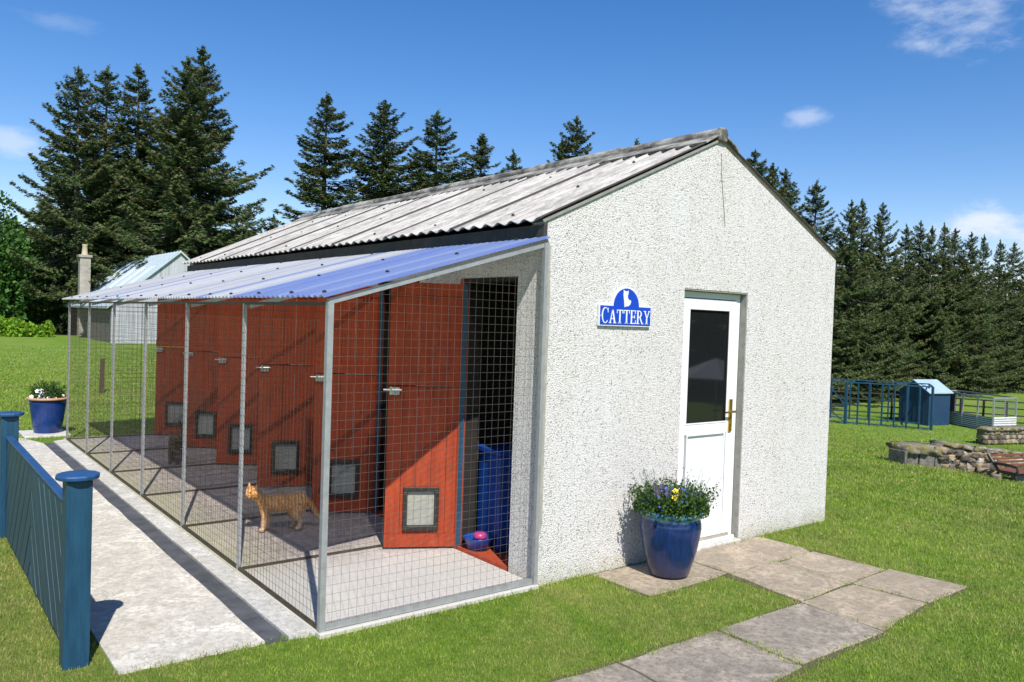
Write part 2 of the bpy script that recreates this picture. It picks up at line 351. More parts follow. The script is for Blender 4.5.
    # cats
    def fur(name, a, b, c, sc):
        t = NT(name); v = t.mapped((1, .35, .35))
        w = t.n.new('ShaderNodeTexWave'); w.inputs['Scale'].default_value = sc; w.inputs['Distortion'].default_value = 5; w.inputs['Detail'].default_value = 3; w.inputs['Detail Scale'].default_value = 2.5
        t.lk(t.co, w.inputs['Vector'])
        col = t.mix(w.outputs['Fac'], a, b)
        z = t.sep()[2]; mr = t.n.new('ShaderNodeMapRange'); t.lk(z, mr.inputs[0]); mr.inputs[1].default_value = .20; mr.inputs[2].default_value = .06; mr.inputs[3].default_value = 0; mr.inputs[4].default_value = .7
        col = t.mix(mr.outputs[0], col, c); t.bump(t.noise(120, 3, .7, t.mapped((1, 3, 3))), .6, .004)
        return t.fin(col, .8, 0, .2)
    M['ginger'] = fur('ginger_fur', (.56, .23, .07), (.88, .50, .20), (.80, .58, .38), 12)
    M['tabby'] = fur('dark_tabby_fur', (.07, .05, .038), (.17, .125, .09), (.15, .11, .085), 11)
    M['eye'] = simple('cat_eye', (.25, .22, .02), None, 4, .1, 0, 0)
    M['nose'] = simple('cat_nose', (.35, .13, .11), None, 4, .5, 0, 0)
mats()
_shared = {}
def part_at(name, mb, mat, parent, loc):
    k = id(mb)
    if k not in _shared:
        me = bpy.data.meshes.new(name); me.from_pydata(mb.v, [], mb.f); me.materials.append(mat); _shared[k] = (me, mb)
    o = bpy.data.objects.new(name, _shared[k][0]); COL.objects.link(o); o.parent = parent; o.matrix_parent_inverse = parent_inv(parent); o.location = loc
    return o
# ------------------------------------------------------------------ camera, light, sky
cd = bpy.data.cameras.new('camera'); cam = bpy.data.objects.new('camera', cd); COL.objects.link(cam); scene.camera = cam
cd.sensor_width = 36; cd.lens = 36*F/1024; cd.clip_end = 3000; cd.clip_start = .05
cam.matrix_world = Matrix(((RGT[0], UPV[0], -FWD[0], CAM[0]), (RGT[1], UPV[1], -FWD[1], CAM[1]), (RGT[2], UPV[2], -FWD[2], CAM[2]), (0, 0, 0, 1)))
EL, AZ = math.radians(49), math.radians(21)          # shadows run towards azimuth AZ from +y to +x
tosun = Vector((-math.sin(AZ)*math.cos(EL), -math.cos(AZ)*math.cos(EL), math.sin(EL)))
sd = bpy.data.lights.new('sun', 'SUN'); sd.energy = 4.3; sd.angle = math.radians(.53); sd.color = (1, .955, .88)
so = bpy.data.objects.new('sun', sd); COL.objects.link(so); sd.color = (1, .945, .87); sd.energy = 4.8; so.rotation_euler = tosun.to_track_quat('Z', 'Y').to_euler(); so.location = (-6, -12, 20)
world = bpy.data.worlds.new('World'); scene.world = world; world.use_nodes = True
wt = world.node_tree; wn = wt.nodes; bg = wn['Background']
sky = wn.new('ShaderNodeTexSky'); sky.sky_type = 'NISHITA'; sky.sun_disc = False; sky.sun_elevation = EL
sky.sun_rotation = math.atan2(tosun.x, tosun.y); sky.altitude = 100; sky.air_density = 1.0; sky.dust_density = .05; sky.ozone_density = 2.2
tc = wn.new('ShaderNodeTexCoord').outputs['Generated']
hs = wn.new('ShaderNodeHueSaturation'); hs.inputs['Saturation'].default_value = 1.36; hs.inputs['Value'].default_value = 1.0; hs.inputs['Hue'].default_value = .503
wt.links.new(sky.outputs[0], hs.inputs['Color'])
tint = wn.new('ShaderNodeMix'); tint.data_type = 'RGBA'; tint.blend_type = 'MULTIPLY'; tint.inputs[0].default_value = 1; tint.inputs[7].default_value = (1.14, .99, 1.04, 1); wt.links.new(hs.outputs[0], tint.inputs[6]); last = tint.outputs[2]
def wm(op, a, b=0.):
    m = wn.new('ShaderNodeMath'); m.operation = op
    for i, v in enumerate((a, b)):
        if hasattr(v, 'links'): wt.links.new(v, m.inputs[i])
        else: m.inputs[i].default_value = v
    return m.outputs[0]
def wdot(v):
    m = wn.new('ShaderNodeVectorMath'); m.operation = 'DOT_PRODUCT'; wt.links.new(tc, m.inputs[0]); m.inputs[1].default_value = tuple(v); return m.outputs['Value']
wno = wn.new('ShaderNodeTexNoise'); wno.inputs['Scale'].default_value = 13; wno.inputs['Detail'].default_value = 7; wno.inputs['Roughness'].default_value = .62
mp = wn.new('ShaderNodeMapping'); mp.inputs['Scale'].default_value = (1, 1, 2.2); wt.links.new(tc, mp.inputs[0]); wt.links.new(mp.outputs[0], wno.inputs['Vector'])
for (px, py, hw, hh, dens) in ((985, 8, 85, 34, .5), (806, 117, 26, 13, .42), (975, 224, 62, 19, .9), (1075, 228, 60, 24, .8), (8, 142, 30, 15, .5), (58, 22, 35, 10, .14)):
    c = Vector(ray(px, py)).normalized(); r_ = c.cross(Vector((0, 0, 1))).normalized(); u_ = r_.cross(c)
    u = wm('DIVIDE', wdot(r_), hw/F); v = wm('DIVIDE', wdot(u_), hh/F)
    d = wm('SQRT', wm('ADD', wm('MULTIPLY', u, u), wm('MULTIPLY', v, v)))
    m = wm('ADD', wm('SUBTRACT', 1.0, d), wm('MULTIPLY', wm('SUBTRACT', wno.outputs['Fac'], .5), 3.0))
    m = wm('MULTIPLY', m, wm('GREATER_THAN', wdot(c), .5))
    mr = wn.new('ShaderNodeMapRange'); mr.interpolation_type = 'SMOOTHSTEP'; wt.links.new(m, mr.inputs[0]); mr.inputs[1].default_value = 0; mr.inputs[2].default_value = 1.0; mr.inputs[4].default_value = dens
    mx = wn.new('ShaderNodeMix'); mx.data_type = 'RGBA'; wt.links.new(mr.outputs[0], mx.inputs[0]); wt.links.new(last, mx.inputs[6]); mx.inputs[7].default_value = (6.0, 6.5, 7.6, 1); last = mx.outputs[2]
wt.links.new(last, bg.inputs[0]); bg.inputs[1].default_value = .11
scene.view_settings.view_transform = 'Standard'; scene.view_settings.look = 'None'; scene.view_settings.gamma = 1; scene.view_settings.exposure = 0.36
scene.view_settings.use_curve_mapping = False
cy = scene.cycles; cy.max_bounces = 6; cy.diffuse_bounces = 3; cy.glossy_bounces = 3; cy.transmission_bounces = 3; cy.transparent_max_bounces = 10; cy.use_denoising = True
# ------------------------------------------------------------------ setting
W, HL, HA, L = 3.541, 2.45, 3.262, 7.95
RW, BAY, HO = 1.542, 1.3064, 1.848
def ground():
    def axis(lo, hi, near, step):
        a = list(np.arange(-near, near+.01, step)); x = near
        while x < hi: x *= 1.15; a.append(x)
        x = near
        while x < -lo: x *= 1.15; a.insert(0, -x)
        return np.array(a)
    xs = axis(-900, 900, 34, .8); ys = axis(-900, 900, 34, .8)
    X, Y = np.meshgrid(xs, ys, indexing='ij'); Z = terrain(X, Y)
    inb = (X > -2.7) & (X < 4) & (Y > -2) & (Y < 9); 
    V = np.stack([X, Y, Z], -1).reshape(-1, 3); ny = len(ys)
    i, j = np.meshgrid(np.arange(len(xs)-1), np.arange(ny-1), indexing='ij'); a = (i*ny+j).ravel()
    Fc = np.concatenate([np.stack([a, a+ny, a+ny+1], -1), np.stack([a, a+ny+1, a+1], -1)])
    o = np_mesh('ground', V, Fc, M['lawn']); tag(o, 'mown green lawn sloping gently away to the right', 'lawn', kind='structure')
ground()
def jag(p, q, n, amp):
    p, q = Vector(p), Vector(q); d = (q-p); nrm = Vector((-d.y, d.x, 0)).normalized()
    return [p+d*(i/n)+nrm*rnd.uniform(-amp, amp) for i in range(n)]
# concrete path beside the run
Z0 = .012
b = MB(); pts = jag((-2.55, .09, 0), (-1.83, .07, 0), 12, .012)+jag((-1.83, .07, 0), (-1.83, 7.7, 0), 20, .006)+jag((-1.83, 7.7, 0), (-2.1, 8.5, 0), 4, .02)+jag((-2.1, 8.5, 0), (-2.62, 8.6, 0), 4, .03)+jag((-2.62, 8.6, 0), (-2.55, .09, 0), 24, .012)
b.prism([p+Vector((0, 0, -.08)) for p in pts], (0, 0, .08+Z0)); tag(b.build('path', M['path']), kind='structure', label='pale concrete path beside the mesh run', cat='path')
b = MB(); pts = jag((-1.83, .05, 0), (-1.705, .04, 0), 3, .005)+jag((-1.705, .04, 0), (-1.705, 7.75, 0), 26, .004)+jag((-1.705, 7.75, 0), (-1.83, 7.75, 0), 3, .01)+jag((-1.83, 7.75, 0), (-1.83, .05, 0), 26, .004)
b.prism([p+Vector((0, 0, -.06)) for p in pts], (0, 0, .065)); tag(b.build('pavement_drain_strip', M['drain']), kind='structure', label='dark grey drain strip along the path', cat='drain')
b = MB(); b.prism([p+Vector((0, 0, -.06)) for p in jag((-1.705, .05, 0), (-1.565, .02, 0), 3, .006)+jag((-1.565, .02, 0), (-1.565, 7.9, 0), 10, .002)+jag((-1.565, 7.9, 0), (-1.705, 7.8, 0), 3, .006)+jag((-1.705, 7.8, 0), (-1.705, .05, 0), 20, .003)], (0, 0, .08))
tag(b.build('pavement_kerb', M['kerb']), kind='structure', label='narrow concrete kerb at the foot of the run', cat='kerb')
b = MB(); b.box(-1.565, -.002, -.04, 8.0, -.06, .026); tag(b.build('pavement_run_floor', M['floor'], bevel=.006), kind='structure', label='pinkish worn concrete floor of the run', cat='floor')
b = MB(); b.box(-1.98, -1.42, 8.30, 8.92, -.05, .03); b.box(-2.45, -2.02, 8.5, 9.05, -.05, .022); tag(b.build('pavement_pot_slab', M['kerb'], bevel=.01), kind='structure', label='concrete slab under the far pot', cat='paving')
# paving slabs
def slab(b, pts, z=.006, g=.004):
    c = sum((Vector(p).to_3d() for p in pts), Vector())/len(pts); out = []
    n = len(pts)
    for i in range(n):
        p, q = Vector(pts[i]).to_3d(), Vector(pts[(i+1) % n]).to_3d()
        p = p+(c-p).normalized()*g; q = q+(c-q).normalized()*g
        m = max(2, int((q-p).length/.12)); out += jag(p, q, m, .008)
    dz = rnd.uniform(-.005, .005)
    b.prism([Vector((p.x, p.y, -.05)) for p in out], (0, 0, .05+z+dz))
S1 = [[(.50, -.02), (1.38, -.02), (1.38, -.53), (.52, -.56)], [(1.39, -.02), (2.47, -.02), (2.50, -.45), (2.41, -.55), (1.39, -.55)],
      [(1.37, -.56), (1.95, -.56), (1.90, -1.15), (1.29, -1.17)], [(1.96, -.56), (2.46, -.54), (2.50, -1.12), (1.91, -1.15)],
      [(1.28, -1.18), (1.93, -1.17), (1.99, -1.66), (1.25, -1.74)], [(1.94, -1.16), (2.52, -1.13), (2.60, -1.66), (2.0, -1.66)]]
b = MB()
for s in S1: slab(b, s, .010)
tag(b.build('pavement_slabs', M['slab'], bevel=.005), kind='structure', label='buff paving slabs outside the white door', cat='paving')
b = MB()
for s in ([(.42, -1.17), (1.27, -1.19), (1.24, -1.76), (.40, -1.74)], [(-.40, -1.17), (.41, -1.17), (.39, -1.76), (-.42, -1.80)], [(-1.4, -1.14), (-.41, -1.17), (-.43, -1.82), (-1.4, -1.84)]): slab(b, s, .006)
tag(b.build('garden_path', M['slab2'], bevel=.005), kind='structure', label='grey rough slab path across the front lawn', cat='path')
def bed(poly):
    out = []
    for i in range(len(poly)): out += jag((*poly[i], 0), (*poly[(i+1) % len(poly)], 0), 12, .022)
    return MB().prism([Vector((p.x, p.y, -.05)) for p in out], (0, 0, .0525))
M['bed'] = simple('path_soil', (.11, .085, .05), (.07, .075, .03), 9, .95, 0, .8, 40, .01)
for pl in ([(.49, .0), (1.40, .0), (1.38, -.55), (.50, -.575)], [(1.36, 0), (2.49, 0), (2.52, -.5), (2.51, -1.1), (2.605, -1.67), (1.9, -1.675), (1.25, -1.76), (1.27, -1.1)], [(1.25, -1.16), (1.23, -1.77), (-1.4, -1.85), (-1.4, -1.13)]):
    tag(bed(pl).build('pavement_bedding', M['bed']), kind='structure', label='worn soil edge round the paving slabs', cat='soil')
# grass
def grass():
    rs = np.random.RandomState(3); N = 900000
    az = YAW+rs.uniform(-.72, .72, N); r = np.exp(rs.uniform(math.log(3.0), math.log(42), N))
    x = CAM[0]+np.sin(az)*r; y = CAM[1]+np.cos(az)*r
    def rect(x0, x1, y0, y1): return (x > x0) & (x < x1) & (y > y0) & (y < y1)
    jit = .032*(1+.8*np.sin(x*5.1)*np.sin(y*4.3)); jx = x+rs.normal(0, 1, N)*jit; jy = y+rs.normal(0, 1, N)*jit
    def R(x0, x1, y0, y1): return (jx > x0) & (jx < x1) & (jy > y0) & (jy < y1)
    thin = rs.rand(N) < sstep((r-14)/26.)*.92
    bad = thin | rect(-.03, W+.02, -.03, L+.05) | R(-2.57, .0, .07, 8.0) | R(-1.56, .0, -.05, 8.0) | R(.51, 1.38, -.55, .01) | R(1.37, 2.46, -.6, .01) | R(1.30, 2.49, -1.15, -.5) | R(1.26, 2.56, -1.70, -1.1) | R(-1.4, 1.27, -1.76, -1.185) | R(-2.6, -2.1, 7.9, 8.6) | R(-1.96, -1.44, 8.32, 8.9)
    # building shadow side never seen; keep stone wall clear
    ok = ~bad; x, y, r = x[ok], y[ok], r[ok]; n = len(x)
    z = terrain(x, y)
    sc = r/5.0; h = rs.uniform(.009, .022, n)*np.sqrt(np.clip(sc, .7, 6)); w = .0034*np.clip(sc, .6, 9)
    tall = rs.rand(n) < .02; h[tall] *= 1.9
    edge = (np.abs(y) < .12) & (x > -1.6) & (x < W+.3) & (r < 9); h[edge] *= 1.35
    th = rs.uniform(0, 2*PI, n); dx, dy = np.cos(th)*w, np.sin(th)*w
    la = rs.uniform(0, 2*PI, n); lm = h*rs.uniform(.1, .9, n)
    V = np.empty((n, 3, 3)); V[:, 0] = np.stack([x-dx, y-dy, z-.004], -1); V[:, 1] = np.stack([x+dx, y+dy, z-.004], -1); V[:, 2] = np.stack([x+np.cos(la)*lm, y+np.sin(la)*lm, z+h], -1)
    Fc = np.arange(3*n).reshape(n, 3); at = np.repeat(rs.rand(n), 3)
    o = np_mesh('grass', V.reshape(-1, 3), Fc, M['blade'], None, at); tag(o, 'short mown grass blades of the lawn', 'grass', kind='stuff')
grass()
def tufts():
    rs = np.random.RandomState(8); P = []
    def line(p, q, n, sp=.014):
        for k in range(n):
            if math.sin(k*.7)+rs.rand()*1.6 < .5: continue
            f = rs.rand(); P.append((p[0]+(q[0]-p[0])*f+rs.normal(0, sp), p[1]+(q[1]-p[1])*f+rs.normal(0, sp), rs.uniform(.5, 1.3)))
    line((0, -.03), (.5, -.03), 260); line((2.5, -.03), (W+.1, -.03), 500, .03); line((W+.04, 0), (W+.04, 1.5), 200, .03); line((-1.5, -.06), (0, -.05), 420, .02)
    for s_ in S1:
        for i in range(4): line(s_[i], s_[(i+1) % len(s_)], 30, .010)
    for (a_, b_) in (((-1.4, -1.17), (1.27, -1.19)), ((-1.4, -1.79), (1.24, -1.76)), ((.40, -1.17), (.39, -1.76)), ((-2.56, .08), (-1.55, .05)), ((-1.57, 0), (-1.57, 2.5)), ((2.6, -1.66), (1.25, -1.74)), ((2.5, -.45), (2.6, -1.66))): line(a_, b_, 260, .02)
    P = np.array(P); n = len(P); h = .032*P[:, 2]; w = .0032; th = rs.uniform(0, 6.28, n); la = rs.uniform(0, 6.28, n); V = np.empty((n, 3, 3))
    V[:, 0] = np.stack([P[:, 0]-np.cos(th)*w, P[:, 1]-np.sin(th)*w, P[:, 2]*0], -1); V[:, 1] = np.stack([P[:, 0]+np.cos(th)*w, P[:, 1]+np.sin(th)*w, P[:, 2]*0], -1); V[:, 2] = np.stack([P[:, 0]+np.cos(la)*h*.6, P[:, 1]+np.sin(la)*h*.6, h], -1)
    o = np_mesh('grass_tufts', V.reshape(-1, 3), np.arange(3*n).reshape(n, 3), M['blade'], None, np.repeat(rs.rand(n), 3)); tag(o, 'ragged grass tufts along the slab joints and wall foot', 'grass', kind='stuff')
tufts()
# ------------------------------------------------------------------ cattery building
bld = empty('cattery_building', (0, 0, 0), 'low white pebbledashed cattery building with a pale corrugated roof and white half-glazed door', 'building')
DX0, DX1, DZ1 = 1.408, 2.215, 2.078
T = .16
b = MB()
b.prism([(0, 0, -.1), (DX0, 0, -.1), (DX0, 0, DZ1), (0, 0, DZ1)], (0, T, 0))
b.prism([(DX1, 0, -.1), (W, 0, -.1), (W, 0, DZ1), (DX1, 0, DZ1)], (0, T, 0))
b.prism([(0, 0, DZ1), (DX0, 0, DZ1), (DX1, 0, DZ1), (W, 0, DZ1), (W, 0, HL), (W/2, 0, HA), (0, 0, HL)], (0, T, 0))
b.build('gable_wall', M['dash'], bld)
MB().prism([(0, L-T, -.1), (W, L-T, -.1), (W, L-T, HL), (W/2, L-T, HA), (0, L-T, HL)], (0, T, 0)).build('rear_wall', M['dash'], bld)
MB().box(W-T, W, T, L-T, -.1, HL-.02).build('right_wall', M['dash'], bld)
b = MB(); openings = []
y = T
for i in range(6):
    y0 = .30+BAY*i; y1 = .985+BAY*i; openings.append((y0, y1))
    b.box(0, T, y, y0, -.1, 2.09); y = y1
b.box(0, T, y, L-T, -.1, 2.09); b.box(0, T, T, L-T, 2.09, HL-.02)
b.build('run_side_wall', M['dash'], bld)
# door reveal, door
b = MB(); b.box(DX1, DX1+.002, -.001, .0, 0, 0)
b = MB(); b.box(DX1-.012, DX1+.02, .004, .13, 0, DZ1); b.build('reveal', M['render'], bld)
b = MB(); b.box(DX0, DX1-.012, .004, .13, DZ1-.012, DZ1+.01); b.build('reveal', M['render'], bld)
YD = .062
fr = MB(); x0, x1, z0, z1 = DX0+.004, DX1-.016, .03, DZ1-.015
fr.box(x0, x0+.05, YD, YD+.06, z0, z1).box(x1-.05, x1, YD, YD+.06, z0, z1).box(x0+.05, x1-.05, YD, YD+.06, z1-.05, z1)
fr.build('door_frame', M['upvc'], bld, bevel=.004)
MB().box(x0, x1, YD-.03, YD+.08, -.01, .045).build('door_sill', M['upvc'], bld, bevel=.004)
MB().box(x0+.055, x1-.055, YD-.012, YD+.05, .047, .066).build('threshold', M['sill'], bld)
MB().box(DX0+.003, DX1-.003, -.03, YD+.02, -.05, .022).build('doorstep', M['kerb'], bld, bevel=.004)
dx0, dx1, dz0, dz1 = x0+.056, x1-.056, .07, z1-.056
door = MB(); y0, y1 = YD-.006, YD+.05
GX0, GX1, GZ0, GZ1 = dx0+.070, dx1-.080, 1.00, dz1-.075
PX0, PX1, PZ0, PZ1 = dx0+.095, dx1-.095, dz0+.11, .92
door.box(dx0, GX0, y0, y1, dz0, dz1).box(GX1, dx1, y0, y1, dz0, dz1).box(GX0, GX1, y0, y1, dz0, PZ0).box(GX0, GX1, y0, y1, PZ1, GZ0).box(GX0, GX1, y0, y1, GZ1, dz1)
door.box(PX0, PX1, y0+.016, y1-.01, PZ0, PZ1)
dr = door.build('half_glazed_door', M['upvc'], bld)
g = MB()
for a, bb, c, d in ((GX0, GX1, GZ0, GZ1), (PX0, PX1, PZ0, PZ1)):
    w_ = .012; g.box(a, a+w_, y0-.004, y0+.018, c, d).box(bb-w_, bb, y0-.004, y0+.018, c, d).box(a+w_, bb-w_, y0-.004, y0+.018, c, c+w_).box(a+w_, bb-w_, y0-.004, y0+.018, d-w_, d)
g.build('glazing_bead', M['upvc'], dr, bevel=.002)
g = MB(); s_ = .006
a, bb, c, d = GX0+.012, GX1-.012, GZ0+.012, GZ1-.012
g.box(a, a+s_, y0+.001, y0+.012, c, d).box(bb-s_, bb, y0+.001, y0+.012, c, d).box(a, bb, y0+.001, y0+.012, c, c+s_).box(a, bb, y0+.001, y0+.012, d-s_, d).build('gasket', M['black'], dr)
MB().box(GX0+.002, GX1-.002, y0+.014, y0+.032, GZ0+.002, GZ1-.002).build('glass_pane', M['glass'], dr)
hx = dx1-.038; b = MB(); b.box(hx-.019, hx+.019, y0-.012, y0-.001, .92, 1.19).tube([(hx, y0-.008, 1.09), (hx, y0-.05, 1.09)], .009, 8).tube([(hx+.01, y0-.05, 1.09), (hx-.03, y0-.053, 1.09), (hx-.115, y0-.05, 1.087)], [.010, .010, .008], 8).tube([(hx, y0-.008, .99), (hx, y0-.020, .99)], .010, 8)
b.build('handle', M['brass'], dr, smooth=False)
for zz in (.3, 1.05, 1.8): MB().tube([(dx0-.004, y0-.008, zz-.04), (dx0-.004, y0-.008, zz+.04)], .007, 8).build('hinge', M['upvc'], dr)
# wall crack and mastic
b = MB(); b.tube([(1.79, -.003, 3.17), (1.80, -.004, 3.0), (1.835, -.004, 2.80), (1.87, -.004, 2.60)], .0025, 5); b.build('hairline_crack', M['render'], bld)  # thin grey tube standing in for the crack line in the wall
b = MB(); b.prism([(.001, -.006, .30), (.035, -.006, .42), (.030, -.006, 1.2), (.036, -.006, 1.9), (.026, -.006, 2.28), (.001, -.006, 2.33)], (0, .005, 0)); b.build('mastic_strip', M['mastic'], bld)
# roof
SL = (HA-HL)/(W/2)
def roofz(x): return HL+.03+SL*(W/2-abs(x-W/2))
def corr_sheet(b, xa, xb, za, zb, ya, yb, pitch, amp, th, nper=8, lift=0, nx=5):
    """a corrugated sheet whose waves run along x (slope), profile along y"""
    n = max(2, int(round((yb-ya)/pitch*nper))); base = len(b.v)
    L_ = math.hypot(xb-xa, zb-za); nx_, nz_ = -(zb-za)/L_, (xb-xa)/L_
    if nz_ < 0: nx_, nz_ = -nx_, -nz_
    for side in (0, 1):
        for i in range(nx+1):
            t = i/nx
            for j in range(n+1):
                y = ya+(yb-ya)*j/n; o = amp*math.cos(2*PI*y/pitch)+lift*(1 if j >= 0 else 0)-side*th
                b.v.append((xa+(xb-xa)*t+nx_*o, y, za+(zb-za)*t+nz_*o))
    K = (nx+1)*(n+1)
    for i in range(nx):
        for j in range(n):
            a0 = base+i*(n+1)+j; q = (a0, a0+1, a0+n+2, a0+n+1); b.f.append(q); b.f.append(tuple(k+K for k in q)[::-1])
    for j in range(n):
        for i in (0, nx): a0 = base+i*(n+1)+j; b.f.append((a0, a0+1, a0+1+K, a0+K))
    for i in range(nx):
        for j in (0, n): a0 = base+i*(n+1)+j; b.f.append((a0, a0+n+1, a0+n+1+K, a0+K))
def roof_side(sgn):
    b = MB(); spots = []
    for k in range(8):
        ya = -.014+k*1.022; yb = ya+1.022+.07
        xa, xb = (-.085, W/2) if sgn < 0 else (W+.03, W/2)
        za, zb = roofz(0)-SL*(.085 if sgn < 0 else .03)+.012, roofz(W/2)+.012
        corr_sheet(b, xa, xb, za, zb, ya, min(yb, L+.08), .146, .012, .006, 8, .006 if k % 2 else 0, 6)
        if sgn < 0:
            for t in (.07, .40, .72):
                for dy in (.51,):
                    x = xa+(xb-xa)*t; y = round((ya+dy)/.146)*.146; z = za+(zb-za)*t+.022
                    if rnd.random() < .8: spots.append((x, y, z-.010))
    r = b.build('roof_slope', M['roof'], bld, smooth=False)
    if sgn < 0:
        bm_ = MB().lathe([(.011, -.01), (.013, .008), (.006, .016), (.001, .018)], (0, 0, 0), 8)
        for q in spots: part_at('roof_bolt', bm_, M['shade_trim'], r, q)
    return r
roof_side(-1); roof_side(1)
# ridge pieces
y = -.030; k = 0
while y < L:
    y2 = min(y+1.12, L+.09); b = MB(); zr = roofz(W/2)+.022; rr = .060+(.006 if k % 2 else 0)
    pr = [(-.21, -.21*SL+.012), (-.07, -.012)]+[(-rr*math.cos(a), rr*math.sin(a)*.95+.002) for a in np.linspace(-.2, PI+.2, 11)]+[(.07, -.012), (.21, -.21*SL+.012)]
    pr = pr+[(p[0]*.97, p[1]-.012) for p in pr[::-1]]
    b.prism([(W/2+p[0], y, zr+p[1]) for p in pr], (0, y2-y+.03, 0)); rc = b.build('ridge_cap', M['ridge'], bld)
    y = y2; k += 1
b = MB(); b.box(W/2-.05, W/2+.05, -.034, -.010, roofz(W/2)-.03, roofz(W/2)+.075); b.build('ridge_end_block', M['ridge'], bld, bevel=.01)
# scalloped filler flashing under ridge wings
for k in range(int((L+.05)/.146)):
    y = k*.146; x = W/2-.225; MB().tube([(x, y+.073-.045, roofz(x)+.020), (x, y+.073, roofz(x)+.010), (x, y+.073+.045, roofz(x)+.020)], .010, 5).build('ridge_filler', M['shade_trim'], bld)
# verge edge strips; dark strips added for the black shade under the eaves
b = MB()
for s in (0,):
    xa = -.05 if s == 0 else W+.05
    b.bar((xa, -.010, roofz(0)-.014-(.05*SL)), (W/2, -.010, roofz(W/2)-.014), .010, .018)
b.build('verge_trim', M['render'], bld)
b = MB(); b.box(-.035, -.003, .0, L, 2.335, 2.425); b.build('eaves_shade_strip', M['shade_trim'], bld)
MB().box(W+.003, W+.035, 0, L, 2.335, 2.425).build('eaves_shade_strip', M['shade_trim'], bld)
# interior
MB().box(T, W-T, T, L-T, -.06, .035).build('interior_floor', M['redfloor'], bld)
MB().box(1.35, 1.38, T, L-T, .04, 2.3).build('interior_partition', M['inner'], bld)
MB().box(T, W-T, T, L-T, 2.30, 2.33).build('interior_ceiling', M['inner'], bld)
for i in range(5): MB().box(T+.002, 1.348, 1.15+BAY*i, 1.18+BAY*i, .04, 2.298).build('interior_partition', M['inner'], bld)
